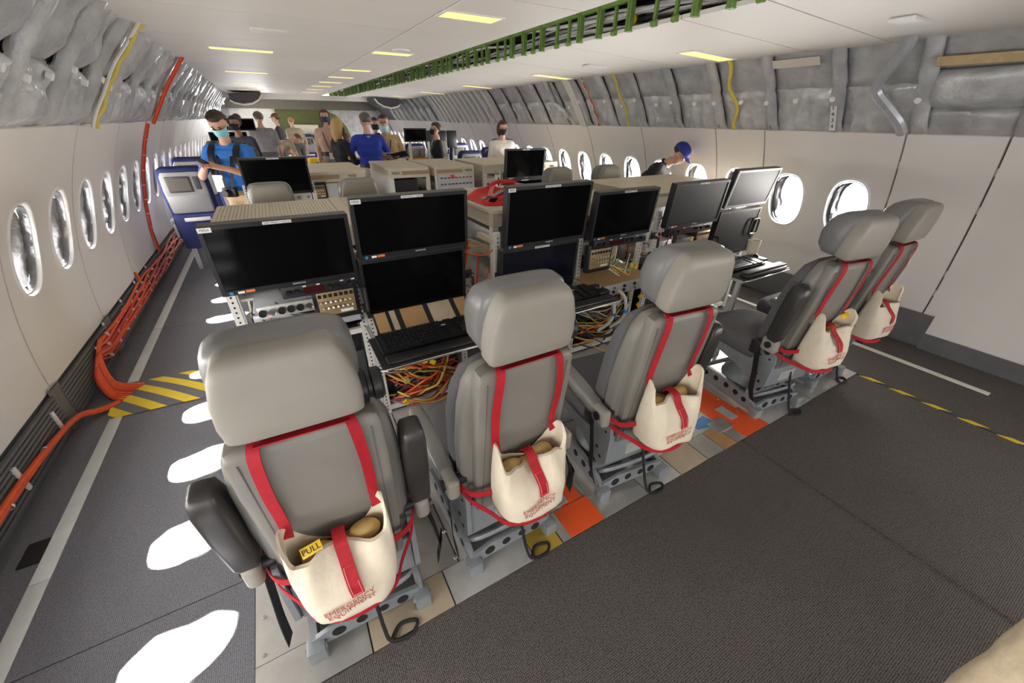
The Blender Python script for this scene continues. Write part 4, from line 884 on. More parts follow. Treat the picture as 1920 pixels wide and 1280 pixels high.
# keyboards and trays
def keyboard_tray(label, x0, x1, y0, y1, z, legs=None):
    t = thing('keyboard_tray', label, 'tray', (x0, y0, z), 0, 'keyboard trays'); w_, d = x1 - x0, y1 - y0
    mb = MB(); mb.box(0, w_, 0.0, d, -0.02, -0.008, r=0.003); mb.build('tray_plate', BLACK, t)
    mb = MB(); mb.tube([(0.0, 0.02, -0.03), (0.02, -0.008, -0.02), (w_ - 0.02, -0.008, -0.02), (w_, 0.02, -0.03)], 0.006, 8); mb.build('front_rail', CHROME, t)
    mb = MB(); mb.box(0.03, w_ - 0.03, 0.0, 0.07, -0.008, 0.012, r=0.008); mb.build('wrist_rest', BLACK, t)
    for xx in (0.03, w_ - 0.03):
        mb = MB(); mb.box(xx - 0.012, xx + 0.012, 0.02, d + 0.18, -0.045, -0.02); mb.build('support_arm', ALU2, t)
    if legs:
        mb = MB(); mb.box(legs - 0.015, legs + 0.015, 0.05, 0.08, -z, -0.045); mb.build('leg', ALU2, t)
    return t
def keyboard(label, xc, yc, z, wd=0.46, ctrl=True):
    t = thing('keyboard', label, 'keyboard', (xc, yc, z), 0, 'black keyboards')
    mb = MB(); mb.prism([(-0.085, 0.0), (-0.085, 0.010), (0.08, 0.024), (0.085, 0.0)], 'x', -wd / 2, wd / 2); mb.build('keyboard_base', BLACK, t)
    mb = MB(); M = Matrix.Translation((0, -0.085, 0.0105)) @ Matrix.Rotation(math.atan(0.014 / 0.165), 4, 'X')
    n = 22; k = (wd - 0.03) / n
    for r_ in range(6):
        for i in range(n):
            if i in (15, 18) : continue
            x = -wd / 2 + 0.015 + i * k; y = 0.012 + r_ * 0.0255
            mb.box(x + 0.0015, x + k - 0.0015, y, y + 0.021, 0.0, 0.009, M=M)
    ks = mb.build('keys', mat('key_black', (0.02, 0.02, 0.021), 0.28), t); ks['kind'] = 'stuff'
    mb = MB(); mb.box(0.06, 0.11, 0.03, 0.045, 0.021, 0.0225, M=Matrix.Translation((0, -0.005, 0.002))); mb.build('white_sticker', TAPE_WHITE, t)
    return t
keyboard_tray('black keyboard tray with chrome front rail below the second monitor stack', 0.22, 0.86, 1.55, 1.86, 0.70); keyboard('black keyboard nearest the viewer, below the second monitor stack', 0.50, 1.735, 0.70, 0.50)
keyboard_tray('black keyboard tray under the middle monitor stack behind the second headrest', 1.12, 1.74, 1.62, 1.90, 0.70); keyboard('black keyboard half hidden behind the second seat headrest', 1.42, 1.79, 0.70, 0.46)
keyboard_tray('silver keyboard tray standing out beside the right seats on one post', 2.78, 3.36, 1.44, 1.78, 0.70, 0.05); keyboard('black keyboard in daylight on the right-hand tray', 3.02, 1.66, 0.70, 0.46)
def trackball(label, x, y, z):
    mb = MB(); mb.box(-0.045, 0.045, -0.075, 0.075, 0.0, 0.022, r=0.01); mb.ell((0, 0.01, 0.022), (0.024, 0.024, 0.02)); one('trackball', mb, BLACK, label, 'trackball', 'trackballs', (x, y, z))
trackball('black trackball at the right end of the nearest keyboard', 0.81, 1.73, 0.70)
trackball('black trackball beside the half hidden middle keyboard', 1.69, 1.78, 0.70)
trackball('black trackball beside the right-hand keyboard', 3.30, 1.68, 0.70)
mb = MB(); mb.box(0, 0.5, 0, 0.06, 0, 0.012, r=0.005); 
one('wrist_pad', mb, mat('pad_grey', (0.06, 0.06, 0.065), 0.45), 'long shiny grey wrist pad in front of the right-hand keyboard', 'wrist pad', None, (2.84, 1.46, 0.712))
# wall board with tan squares behind the nearest keyboard
t = thing('patch_board', 'sloping board with tan squares behind the nearest keyboard', 'board', (0.28, 1.87, 0.68))
M = Matrix.Rotation(math.radians(-60), 4, 'X')
mb = MB(); mb.box(0, 0.56, 0, 0.01, 0, 0.16, M=M); mb.build('board', BLACKM, t)
for i, (a, b) in enumerate(((0.01, 0.07), (0.09, 0.12), (0.15, 0.28), (0.31, 0.44), (0.47, 0.54))):
    mb = MB(); mb.box(a, b, -0.003, 0.0, 0.01, 0.15, M=M); mb.build('tan_square', TANPLATE if i % 2 else BROWNPL, t)

# cable looms inside the open fronts
def loom(label, x0, x1, y0, y1, z0, z1, n, seed, cols, r=(0.004, 0.008)):
    t = thing('cable_loom', label, 'cables', ((x0 + x1) / 2, y0, z0), 0, 'cable looms in the racks'); q = random.Random(seed); c = Vector(t.location)
    for i in range(n):
        za, zb = q.uniform(z0, z1), q.uniform(z0, z1); a = q.uniform(x0, lerp(x0, x1, 0.25)); b = q.uniform(lerp(x0, x1, 0.7), x1); yy = q.uniform(y0, y1)
        zm = (za + zb) / 2 - q.uniform(0, 0.08)
        pts = spline([Vector((a, yy + 0.05, za)) - c, Vector((lerp(a, b, 0.3), yy - 0.03, lerp(za, zm, 0.7))) - c, Vector((lerp(a, b, 0.6), yy - 0.02, zm)) - c, Vector((b, yy + 0.05, zb)) - c], 5)
        mb = MB(); mb.tube(pts, q.uniform(*r), 6); mb.build('cable', q.choice(cols), t)
    for i in range(max(2, n // 8)):
        mb = MB(); mb.box(-0.014, 0.014, -0.006, 0.006, -0.018, 0.018, M=Matrix.Translation(Vector((q.uniform(x0, x1), y0 - 0.02, q.uniform(z0, z1))) - c) @ Matrix.Rotation(q.uniform(-1, 1), 4, 'Y')); mb.build('yellow_marker', YELLOW_C if i % 2 else YEL, t)
    return t
OC = (ORANGE_C, ORANGE_C, YEL_C, YEL_C, RED_C, YELLOW_C, BLACK)
loom('orange and yellow cable loom in the open rack under the nearest keyboard', 0.29, 0.83, 1.98, 2.09, 0.06, 0.62, 60, 1, OC)
loom('orange cables hanging in the gap beside the red bag rack', 0.90, 1.16, 2.1, 2.6, 0.35, 1.0, 16, 2, OC)
loom('yellow and black cables under the middle patch shelf', 1.74, 2.34, 1.96, 2.08, 0.08, 0.55, 44, 3, (YEL_C, BLACK, YELLOW_C, ORANGE_C, BLACK, WHITE_C))
loom('orange cables inside the side of the right-hand rack', 2.56, 2.72, 2.2, 2.8, 0.5, 1.0, 12, 4, OC)
loom('black and red wires under the nearest monitor', -0.27, 0.22, 2.04, 2.2, 0.72, 0.86, 10, 5, (BLACK, RED_C, BLACK), (0.003, 0.005))
loom('tangle of wires on the patch shelf', 1.98, 2.28, 1.95, 2.2, 0.69, 0.80, 14, 6, (WHITE_C, BLACK, GREEN, YEL, WHITE_C), (0.003, 0.007))
loom('wires under the glared right monitor', 2.56, 2.9, 2.02, 2.25, 0.66, 0.86, 14, 7, (BLACK, WHITE_C, RED_C, GREY_C), (0.004, 0.007))
mb = MB(); mb.box(0, 0.50, 0.3, 0.32, 0, 0.6); pass

# red folded bag on the middle rack
t = thing('red_bag', 'red folded bag with grey reflective bands lying on the middle rack', 'bag', (1.50, 2.72, 1.15))
mb = MB()
def rbfn(u, v):
    x = (u - 0.5) * 0.52; y = (v - 0.5) * 0.36; e = min(1, min(u, 1 - u) * 6) * min(1, min(v, 1 - v) * 6)
    return (x, y, 0.004 + e ** 0.5 * (0.05 + 0.025 * noise.noise(Vector((x * 7, y * 9, 2))) + 0.02 * math.sin(y * 16 + x * 5)))
mb.grid(rbfn, 20, 14); REDB = mat('red_bag_cloth', (0.62, 0.025, 0.03), 0.6, 0, 0.2, 14, 0.5, 30); mb.build('bag_body', REDB, t, ang=80)
for (a, b, m, wd) in (((-0.24, -0.10), (0.22, 0.06), mat('reflect_grey', (0.32, 0.31, 0.30), 0.35), 0.04), ((-0.20, -0.12), (-0.02, 0.15), mat('band_pink', (0.75, 0.25, 0.23), 0.6), 0.035), ((0.06, -0.16), (0.16, 0.12), mat('band_pink', (0.75, 0.25, 0.23), 0.6), 0.035)):
    pts = []
    for q in range(13):
        x, y = lerp(a[0], b[0], q / 12), lerp(a[1], b[1], q / 12); p = rbfn(x / 0.52 + 0.5, y / 0.36 + 0.5); pts.append((p[0], p[1], p[2] + 0.012))
    sd_ = Vector((-(b[1] - a[1]), b[0] - a[0], 0)); mb = MB(); mb.ribbon(pts, sd_, wd, 0.004); mb.build('band', m, t)
for (pts) in ([(-0.24, -0.12, 0.02), (-0.2, -0.2, 0.01), (0.0, -0.2, 0.012), (0.08, -0.14, 0.04)], [(-0.1, 0.1, 0.07), (0.0, 0.12, 0.11), (0.12, 0.08, 0.1), (0.2, 0.0, 0.06)]):
    mb = MB(); mb.tube(spline(pts, 6), 0.016, 8); mb.build('carry_loop', REDB, t)
mb = MB(); mb.box(-0.03, 0.03, -0.004, 0.004, -0.04, 0.02, r=0.003, M=Matrix.Translation((-0.20, -0.19, 0.04)) @ Matrix.Rotation(0.8, 4, 'X')); mb.build('black_clip', BLACK, t)

# ================================================================ orange cable run along the left dado
t = thing('orange_cable_run', 'thick run of tied orange cables along the left grille', 'cables', (-1.4, 3.3, 0))
cq = random.Random(5); c0 = Vector(t.location)
def dpt(y, z, off): return wp(-1, y, z, off) - c0
for j in range(8):
    s_ = (j - 3.5) / 3.5; pts = [Vector((-1.235 + 0.012 * j, 3.05 + 0.025 * j, 0.02)) - c0, Vector((-1.31, 3.12 + 0.022 * j, 0.03 + 0.004 * j)) - c0, dpt(3.25 + 0.03 * j, 0.11 + 0.012 * j, -0.05), dpt(3.42 + 0.02 * j, 0.17 + 0.012 * j, -0.045)]
    y = 3.7
    while y < 7.6:
        pts.append(dpt(y, 0.165 + s_ * 0.078 + 0.014 * math.sin(y * 3 + j * 1.7), -0.032 - 0.012 * math.cos(y * 4 + j * 2))); y += 0.3
    mb = MB(); mb.tube(spline(pts, 4), 0.0098, 7); mb.build('orange_cable', ORANGE_C if j % 4 else RED_C, t)
for j in range(2):
    pts = [Vector((-1.25, 3.03 + j * 0.02, 0.02)) - c0, Vector((-1.33, 2.97 + 0.02 * j, 0.03)) - c0, dpt(2.85 + 0.02 * j, 0.09, -0.05), dpt(2.6 + 0.015 * j, 0.13, -0.045)] + [dpt(y, 0.14 + 0.012 * j + 0.01 * math.sin(y * 4), -0.035) for y in (2.3, 2.0, 1.6, 1.2, 0.6)]
    mb = MB(); mb.tube(spline(pts, 4), 0.014, 7); mb.build('orange_cable', ORANGE_C, t)
y = 3.42; tie_mb = MB(); tie_mb.box(-0.011, 0.011, -0.004, 0.004, -0.013, 0.013); tie_me = tie_mb.mesh('cable_tie', TIE)
while y < 7.5:
    for q in range(3): link('cable_tie', tie_me, t, dpt(y + 0.05 * q, 0.10 + 0.06 * q + 0.012 * cq.random(), -0.036), (0, 0, cq.uniform(-0.3, 0.3)))
    y += 0.24
for yy in (3.85, 4.35, 4.85, 5.35):
    mb = MB(); mb.box(-0.004, 0.004, -0.012, 0.012, -0.045, 0.045, M=Matrix.Translation(dpt(yy, 0.245, -0.012))); mb.build('cable_clamp', TIE, t)
for yy in (2.74, 2.28, 1.7): 
    mb = MB(); mb.box(-0.006, 0.006, -0.012, 0.012, -0.07, 0.07, M=Matrix.Translation(dpt(yy, 0.15, -0.02))); mb.build('cable_clamp', TIE, t)
for yy in (2.5, 2.1, 1.9): 
    mb = MB(); mb.lathe([(0.017, -0.006), (0.017, 0.006)], dpt(yy, 0.14, -0.036), 'y', 10); mb.build('cable_tie', TIE, t)
# second orange strand up the seam
mb = MB(); mb.tube(spline([dpt(5.0, 0.17, -0.04), dpt(4.98, 0.26, -0.02), dpt(4.98, 0.34, -0.012)], 4), 0.012, 7); mb.build('orange_cable', ORANGE_C, t)
# striped cable ramp
mb = MB()
mb.grid(lambda u, v: (lerp(-1.29, -0.49, u), lerp(2.88, 3.31, v) - 0.03 * u, 0.006 + 0.018 * math.sin(v * math.pi)), 4, 10); mb.grid(lambda u, v: (-1.29, lerp(2.88, 3.31, v), (0.006 + 0.018 * math.sin(v * math.pi)) * u), 1, 10)
one('cable_ramp', mb, stripe_mat('hazard_stripe', (0.13, 0.13, 0.14), (0.83, 0.60, 0.03), 1.0, 1.0, 0.172), 'yellow and grey striped cable cover crossing the left aisle', 'cable cover')

# ================================================================ second row of consoles
R2 = [('cream topped rack with a keypad panel right of the second row left monitor', 0.05, 0.95, 5.08, 6.15), ('cream topped rack with black box in its open front, behind the second seat row', 1.21, 1.74, 5.10, 6.2), ('cream topped rack with white breaker panel front, in the second row', 1.78, 2.34, 5.06, 6.2), ('cream topped rack behind the small black second row monitor', 2.46, 3.70, 5.06, 6.1)]
R2T = [make_rack(*r, 1.15, group='second row racks') for r in R2]
BRN = mat('brown_strip', (0.40, 0.27, 0.15), 0.6)
for i, (a, b, nm, na, nb) in enumerate(((0.22, 0.60, 'M05B', 0.63, 0.85), (0.17, 0.52, 'M02A', 0.02, 0.16), (0.03, 0.38, 'M01A', 0.40, 0.54), (0.6, 1.0, 'M04', 1.02, 1.22))):
    mb = MB(); mb.box(a, b, 0.004, 0.012, 1.075, 1.115); mb.build('brown_strip', BRN, R2T[i])
    text('lettering', nm, 0.04, INKB, R2T[i], Matrix.Translation(((na + nb) / 2, 0.010, 1.095)) @ Matrix.Rotation(math.pi / 2, 4, 'X'), ext=0.001)
# keypad panel on the first, black box in the second, breaker panel on the third
mb = MB(); mb.box(0.25, 0.86, -0.012, 0.01, 0.86, 1.03, r=0.003); mb.build('front_panel', mat('panel_lilac', (0.58, 0.58, 0.60), 0.45), R2T[0])
switch_panel('small dark keypad on the second row left rack', 0.34, 0.47, 0.89, 1.02, 5.05)
mb = MB(); mb.box(0.05, 0.36, 0.03, 0.5, 0.6, 1.02, r=0.01); bx = mb.build('black_box', BLACKM, R2T[1])
mb = MB(); mb.box(0.15, 0.32, 0.02, 0.03, 0.62, 0.86); mb.build('grey_tray', mat('tray_mid', (0.16, 0.16, 0.17), 0.5), bx)
mb = MB(); mb.box(0.0, 0.012, 0.02, 1.05, 0.15, 1.06); mb.build('side_panel', WHITEP, R2T[1])
mb = MB(); mb.box(0.03, 0.53, -0.012, 0.006, 0.62, 1.06, r=0.003); bp_ = mb.build('breaker_panel', mat('panel_lilac', (0.58, 0.58, 0.60), 0.45), R2T[2])
br = MB(); br.box(-0.008, 0.008, -0.02, 0, -0.006, 0.006); brm = br.mesh('breaker', BLACK); brr = br.mesh('breaker', RED_C)
for r_ in range(5):
    for i in range(9): link('breaker', brr if r_ == 0 and i > 3 else brm, bp_, (0.075 + i * 0.051, -0.012, 1.02 - r_ * 0.075))
mb = MB(); mb.box(0.20, 0.26, -0.014, -0.011, 1.02, 1.055); mb.build('orange_sticker', ORANGE_F, bp_)
make_monitor('black monitor on the second row behind the slatted rack top', 0.03, 4.82, 0.985, 0.60, 0.345, 4, 0, None, WL_, False, group='second row monitors')
make_monitor('small black monitor on the second row in front of the white shirted woman', 2.95, 4.80, 0.99, 0.60, 0.36, 5, 0, None, 'M04A', True, group='second row monitors')
make_monitor('black monitor hidden below the small second row monitor', 2.95, 4.82, 0.64, 0.60, 0.34, 5, 0, None, WL_, False, group='second row monitors')
S2L = ['grey seat headrest in front of the second row left monitor', 'grey seat headrest in front of the keypad panel rack', 'grey seat in the second row facing the window wall consoles', 'grey seat in the second row nearest the right windows']
for lab, x in zip(S2L, (-0.05, 0.575, 2.57, 3.23)):
    o = make_seat(lab, (x, 3.55, 0), 0, 'none', 'none', 'second row of flight seats', detail=False); o.scale = (1, 1, 0.97)
for i, (x0, x1) in enumerate(((-0.28, 0.34), (2.65, 3.25))):
    tt = make_console(('left', 'right')[i] + ' white console frame of the second row', (x0, x1), 4.9, 'second row console frames', 0.17)
# console with small screen standing further back
t = thing('monitor_cart', 'white trolley with a small black monitor on top in the back of the cabin', 'trolley', (2.52, 7.9, 0))
for xx in (-0.18, 0.18):
    mb = MB(); mb.box(xx - 0.02, xx + 0.02, -0.02, 0.02, 0, 1.30); mb.box(xx - 0.02, xx + 0.02, 0.4, 0.44, 0, 1.2); mb.build('post', WHITEP, t)
for zz in (0.3, 0.75, 1.0):
    mb = MB(); mb.box(-0.18, 0.18, 0, 0.42, zz, zz + 0.03); mb.build('shelf', YEL_C if zz > 0.9 else WHITEP, t)
mb = MB(); mb.box(-0.14, 0.14, 0.05, 0.35, 1.03, 1.2, r=0.03); mb.build('plastic_wrapped_load', FILM, t)
make_monitor('tiny black monitor on the white trolley beside the woman in a blazer', 2.46, 7.88, 1.30, 0.42, 0.22, 2, 0, None, None, False, False, group='background monitors')
make_monitor('black monitor behind the seated blonde person at left', -0.55, 9.7, 1.18, 0.6, 0.24, 3, 0, None, None, False, False, group='background monitors')
make_monitor('upper black monitor high behind the blue shirted man', -0.35, 9.9, 1.44, 0.55, 0.2, 3, 0, None, None, False, False, group='background monitors')

# ================================================================ passenger seats
def make_pax(label, loc, yaw=0, group='passenger seats', detail=True):
    t = thing('passenger_seat', label, 'passenger seat', loc, math.radians(yaw), group)
    M = Matrix.Translation((0, 0.02, 0.40)) @ Matrix.Rotation(math.radians(7), 4, 'X')
    mb = MB(); loft(mb, [(0.0, 0.20, -0.02, 0.08), (0.05, 0.225, -0.03, 0.10), (0.5, 0.235, -0.03, 0.11), (0.70, 0.23, -0.03, 0.11), (0.76, 0.21, -0.025, 0.10), (0.785, 0.17, -0.01, 0.08)], 24, e=0.35, M=M); mb.build('back_cushion', NAVY, t, ang=60)
    mb = MB(); loft(mb, [(0.30, 0.185, -0.045, 0.0), (0.32, 0.20, -0.055, 0.0), (0.55, 0.205, -0.058, 0.0), (0.70, 0.195, -0.055, 0.0), (0.745, 0.17, -0.045, 0.0)], 24, e=0.3, M=M); mb.build('back_shell', PAXGREY, t, ang=60)
    mb = MB(); mb.box(-0.19, 0.19, -0.060, -0.05, 0.31, 0.50, r=0.008, M=M); mb.build('tray_table', PAXGREY, t)
    mb = MB(); mb.box(-0.15, 0.075, -0.068, -0.05, 0.535, 0.705, r=0.012, M=M); bz = mb.build('screen_bezel', PAXDARK, t)
    mb = MB(); mb.box(-0.13, 0.055, -0.070, -0.066, 0.555, 0.685, M=M); mb.build('screen', PAXSCR, bz)
    mb = MB(); mb.box(0.10, 0.155, -0.066, -0.05, 0.56, 0.70, r=0.008, M=M); mb.build('handset', PAXDARK, t)
    mb = MB(); loft(mb, [(-0.12, 0.20, -0.05, 0.0), (-0.1, 0.215, -0.075, 0.0), (0.15, 0.22, -0.075, 0.0), (0.27, 0.215, -0.06, 0.0), (0.29, 0.20, -0.045, 0.0)], 20, e=0.3, M=M); mb.build('seat_pocket', NAVY, t, ang=60)
    mb = MB(); mb.box(-0.12, 0.13, -0.085, -0.07, 0.215, 0.255, r=0.004, M=M); mb.build('pocket_card', TAPE_WHITE, t)
    mb = MB(); mb.box(-0.23, 0.23, 0.08, 0.52, 0.32, 0.45, r=0.03); mb.build('seat_cushion', NAVY, t)
    for s_ in (-1, 1):
        mb = MB(); mb.box(s_ * 0.245 - 0.02, s_ * 0.245 + 0.02, -0.04, 0.40, 0.58, 0.63, r=0.012); mb.box(s_ * 0.245 - 0.015, s_ * 0.245 + 0.015, -0.03, 0.06, 0.42, 0.6, r=0.008); mb.build('armrest', PAXGREY, t)
        mb = MB(); mb.box(s_ * 0.17 - 0.02, s_ * 0.17 + 0.02, 0.05, 0.10, 0.0, 0.34); mb.build('leg', ALU2, t)
    return t
p0 = make_pax('blue and grey passenger seat back by the left wall, nearest of its rows', (-0.90, 5.95, 0), 0, 'left passenger seats')
def pax(label, x, y, g):
    o = copy_tree(p0); o.location = (x, y, 0); o['label'] = label; o['group'] = g; return o
pax('passenger seat back beside the blue shirted man, next to the wall seat', -0.36, 5.80, 'left passenger seats')
pax('passenger seat back one row further, by the left wall', -0.95, 7.3, 'left passenger seats')
pax('passenger seat in the second left row, hidden mostly by the blue shirted man', -0.42, 7.3, 'left passenger seats')
pax('lone passenger seat in the far left aisle behind the blue shirted man', -0.08, 13.0, 'far passenger seats')
for i, x in enumerate((0.66, 1.20, 1.74, 2.28)): pax(('first', 'second', 'third', 'fourth')[i] + ' from left of the four grey seats in the far centre row', x, 15.2, 'far passenger seats')
for i, x in enumerate((0.70, 1.24, 1.78)): pax(('left', 'middle', 'right')[i] + ' seat top of the hindmost centre row', x, 16.1, 'far passenger seats')
for i, (x, y) in enumerate(((3.20, 7.15), (3.74, 7.15), (4.05, 7.95))): pax(('navy seat back left of the right window aisle behind the racks', 'navy seat back in the middle of the right window rows', 'navy seat back touching the right window wall')[i], x, y, 'right passenger seats')
for i, (x, y) in enumerate(((2.40, 9.6), (2.94, 9.6), (3.48, 9.6), (4.02, 9.6))): pax(('leftmost', 'second', 'third', 'rightmost')[i] + ' of the four distant blue seats right of the tan shirted man', x, y, 'distant right seats')
o = make_seat('pale grey flight seat far behind, near the right windows', (3.05, 8.3, 0), 0, 'none', 'none', 'distant flight seats', False)
o = make_seat('pale grey flight seat behind the seated blonde person', (-0.75, 9.15, 0), 180, 'none', 'none', 'distant flight seats', False)
# yellow case on the floor of the far aisle, dark stacked monitors
t = thing('yellow_case', 'rounded yellow case lying between the second row racks and far seats', 'case', (1.02, 11.2, 0.62))
mb = MB(); mb.box(-0.22, 0.22, -0.15, 0.15, 0, 0.22, r=0.06, seg=3); mb.build('case_body', YEL, t)
mb = MB(); mb.tube([(-0.06, -0.155, 0.12), (-0.06, -0.19, 0.12), (0.06, -0.19, 0.12), (0.06, -0.155, 0.12)], 0.012, 6); mb.build('case_handle', BLACK, t)
mb = MB(); mb.box(0.72, 1.32, 11.0, 11.45, 0.0, 0.60, r=0.02); one('grey_crate', mb, PAXDARK, 'dark grey crate under the yellow case', 'crate')
mb = MB()
for q in range(3): mb.box(3.0 + q * 0.24, 3.22 + q * 0.24, 8.9, 8.98, 1.12, 1.46, r=0.02)
one('leaning_covers', mb, BLACKM, 'row of upright black seat covers beside the woman in a blazer', 'covers')
# ================================================================ far end of the cabin
mb = MB(); mb.prism([(0.55, 0.0), (2.9, 0.0), (2.9, 0.9), (2.75, 1.4), (2.45, 1.75), (2.1, 1.9), (0.55, 1.9)], 'y', 17.0, 17.05); wf = struct('wall_far', mb, OLIVE)
mb = MB(); mb.box(-0.75, -0.45, 17.0, 17.05, 0, 1.9); mb.build('galley_panel', WHITEP, wf)
mb = MB(); mb.box(-0.8, 3.9, 16.9, 17.05, 1.9, 2.3); mb.build('header_panel', mat('header_dark', (0.16, 0.15, 0.12), 0.7), wf)
mb = MB(); mb.box(2.2, 4.4, 17.06, 17.09, 0, 2.0); mb.build('side_lining', BLANKET2, wf)
mb = MB(); mb.box(-1.45, -0.6, 17.02, 17.05, 0, 2.0); mb.build('side_lining', BLANKET2, wf)
mb = MB(); mb.box(-0.5, 0.55, 17.06, 17.08, 0, 1.95); mb.build('doorway_lining', WHITEP, wf)
ld = bpy.data.lights.new('doorway_daylight', 'AREA'); ld.shape = 'RECTANGLE'; ld.size = 0.9; ld.size_y = 1.3; ld.energy = 60; lo = bpy.data.objects.new('doorway_daylight', ld); COL.objects.link(lo); lo.location = (0.05, 17.04, 1.25); lo.rotation_euler = (math.radians(-90), 0, 0)
for s_ in (-1, 1):                                  # dark open bin ends
    mb = MB(); pr = [(2.0, 2.14), (1.35, 2.19), (1.32, 2.13), (1.4, 2.03), (1.55, 1.95), (1.75, 1.92), (1.92, 1.95), (2.0, 2.0)]
    mb.prism([(XC + s_ * a, b) for a, b in pr], 'y', 12.5, 13.5); o = one('overhead_bin', mb, PAXDARK, ('left' if s_ < 0 else 'right') + ' dark open overhead bin end at the far end of the ceiling', 'overhead bin')
    mb = MB(); mb.tube([(XC + s_ * a, 12.49, b) for a, b in pr[2:]], 0.02, 6); mb.build('bin_lip', WHITEP, o)
mb = MB(); mb.box(-0.7, 3.8, 13.6, 13.65, 2.08, 2.2); one('header_beam', mb, WHITEP, 'pale cross beam under the far end of the ceiling', 'beam')
mb = MB(); mb.box(1.0, 1.75, 16.5, 16.9, 1.15, 1.45, r=0.02); one('galley_crate', mb, CREAM, 'cream crate standing before the olive far wall', 'crate')

# unseen rear bulkhead behind the viewer, two openings added to let sky light in
mb = MB(); mb.box(0.4, 2.7, Y0, Y0 + 0.05, 0, 2.6); mb.box(-1.6, -1.2, Y0, Y0 + 0.05, 0, 2.6); mb.box(4.2, 4.7, Y0, Y0 + 0.05, 0, 2.6); mb.box(-1.6, 4.7, Y0, Y0 + 0.05, 2.0, 3.0); struct('wall_rear', mb, PANEL)

# ================================================================ people
import numpy as np
def capsule(mb, a, b, ra, rb, n=10):
    a, b = Vector(a), Vector(b); L = (b - a).length
    t = (b - a).normalized() if L > 1e-6 else Vector((0, 0, 1)); pts = []; rs = []
    for q in range(5): an = math.pi / 2 * (1 - q / 4); pts.append(a - t * ra * math.sin(an)); rs.append(max(0.001, ra * math.cos(an)))
    for q in range(5): an = math.pi / 2 * q / 4; pts.append(b + t * rb * math.sin(an)); rs.append(max(0.001, rb * math.cos(an)))
    mb.tube(pts, rs, n)
HAIRS = {}
def make_person(label, x, y, yaw, H=1.75, shirt=(0.2, 0.2, 0.2), pants=(0.3, 0.28, 0.24), skin=(0.62, 0.36, 0.26), hair=(0.06, 0.04, 0.03), hairstyle='short', sleeve='short',
                armL=None, armR=None, lean=0.0, headpitch=0.0, headyaw=0.0, mask=None, chin=False, seated=False, female=False, glasses=False, lanyard=None, cap=None, vox=0.016, z0=0.0, group='people in the cabin', belt=None, zoff=0.0, tie=None):
    k = H / 1.75
    ms = [mat('skin_%d' % (hash(skin) % 997), skin, 0.5, 0, 0.04), mat('shirt_%d' % (hash(shirt) % 99991), shirt, 0.85, 0, 0.08, 25, 0.2, 60), mat('pants_%d' % (hash(pants) % 99991), pants, 0.85, 0, 0.08, 25, 0.2, 60), mat('shoe_dark', (0.04, 0.035, 0.03), 0.5), mat('belt_dark', (0.03, 0.025, 0.02), 0.5)]
    P = []                                              # (a, b, ra, rb, material)
    RL = Matrix.Translation((0, 0, 0.96)) @ Matrix.Rotation(-math.radians(lean), 4, 'X') @ Matrix.Translation((0, 0, -0.96))
    def U(p): return RL @ Vector(p)
    sw = 0.175 if female else 0.195
    P += [(U((-0.075, 0, 0.98)), U((0.075, 0, 0.98)), 0.115, 0.115, 2), (U((-0.07, 0, 1.07)), U((0.07, 0, 1.07)), 0.102 if female else 0.115, 0.102 if female else 0.115, 1), (U((-0.085, 0.01, 1.22)), U((0.085, 0.01, 1.22)), 0.115, 0.115, 1), (U((-0.10, 0.0, 1.34)), U((0.10, 0.0, 1.34)), 0.105, 0.105, 1), (U((-sw + 0.03, 0, 1.405)), U((sw - 0.03, 0, 1.405)), 0.065, 0.065, 1)]
    if belt: P.append((U((-0.07, 0, 1.015)), U((0.07, 0, 1.015)), 0.117, 0.117, 4))
    if female: P += [(U((-0.07, 0.08, 1.27)), U((-0.06, 0.09, 1.26)), 0.06, 0.055, 1), (U((0.07, 0.08, 1.27)), U((0.06, 0.09, 1.26)), 0.06, 0.055, 1)]
    P += [(U((0, -0.01, 1.40)), U((0, 0.005, 1.52)), 0.06, 0.053, 0)]
    HC = U((0, 0.02, 1.635))
    RH = Matrix.Translation(HC) @ RL.to_3x3().to_4x4() @ Matrix.Rotation(math.radians(headyaw), 4, 'Z') @ Matrix.Rotation(-math.radians(headpitch), 4, 'X')
    def Hd(p): return RH @ Vector(p)
    P += [(Hd((0, -0.012, 0.03)), Hd((0, -0.005, 0.035)), 0.082, 0.082, 0), (Hd((0, 0.02, -0.03)), Hd((0, 0.03, -0.07)), 0.062, 0.044, 0), (Hd((0, 0.075, 0.0)), Hd((0, 0.088, -0.022)), 0.011, 0.016, 0), (Hd((-0.078, -0.005, 0.0)), Hd((-0.08, -0.01, -0.02)), 0.014, 0.012, 0), (Hd((0.078, -0.005, 0.0)), Hd((0.08, -0.01, -0.02)), 0.014, 0.012, 0), (Hd((-0.03, 0.07, 0.026)), Hd((0.03, 0.07, 0.026)), 0.014, 0.014, 0)]
    hands = []
    for s_, arm in ((-1, armL), (1, armR)):
        sh = U((s_ * sw, 0, 1.395)); el, wr = arm if arm else ((s_ * (sw + 0.06), -0.02, 1.10), (s_ * (sw + 0.05), 0.08, 0.86))
        el, wr = Vector(el), Vector(wr)
        if arm is None: el, wr = U(el), U(wr)
        m_up = 1; m_lo = 1 if sleeve == 'long' else 0
        P.append((sh, sh.lerp(el, 0.75), 0.06, 0.05, 1)); P.append((sh.lerp(el, 0.7), el, 0.044 if sleeve != 'long' else 0.048, 0.042, 1 if sleeve == 'long' else 0)); P.append((el, wr, 0.042 if sleeve != 'long' else 0.046, 0.028 if sleeve != 'long' else 0.034, m_lo))
        d = (wr - el).normalized(); P.append((wr + d * 0.02, wr + d * 0.075, 0.028, 0.03, 0)); hands.append((s_, wr, d))
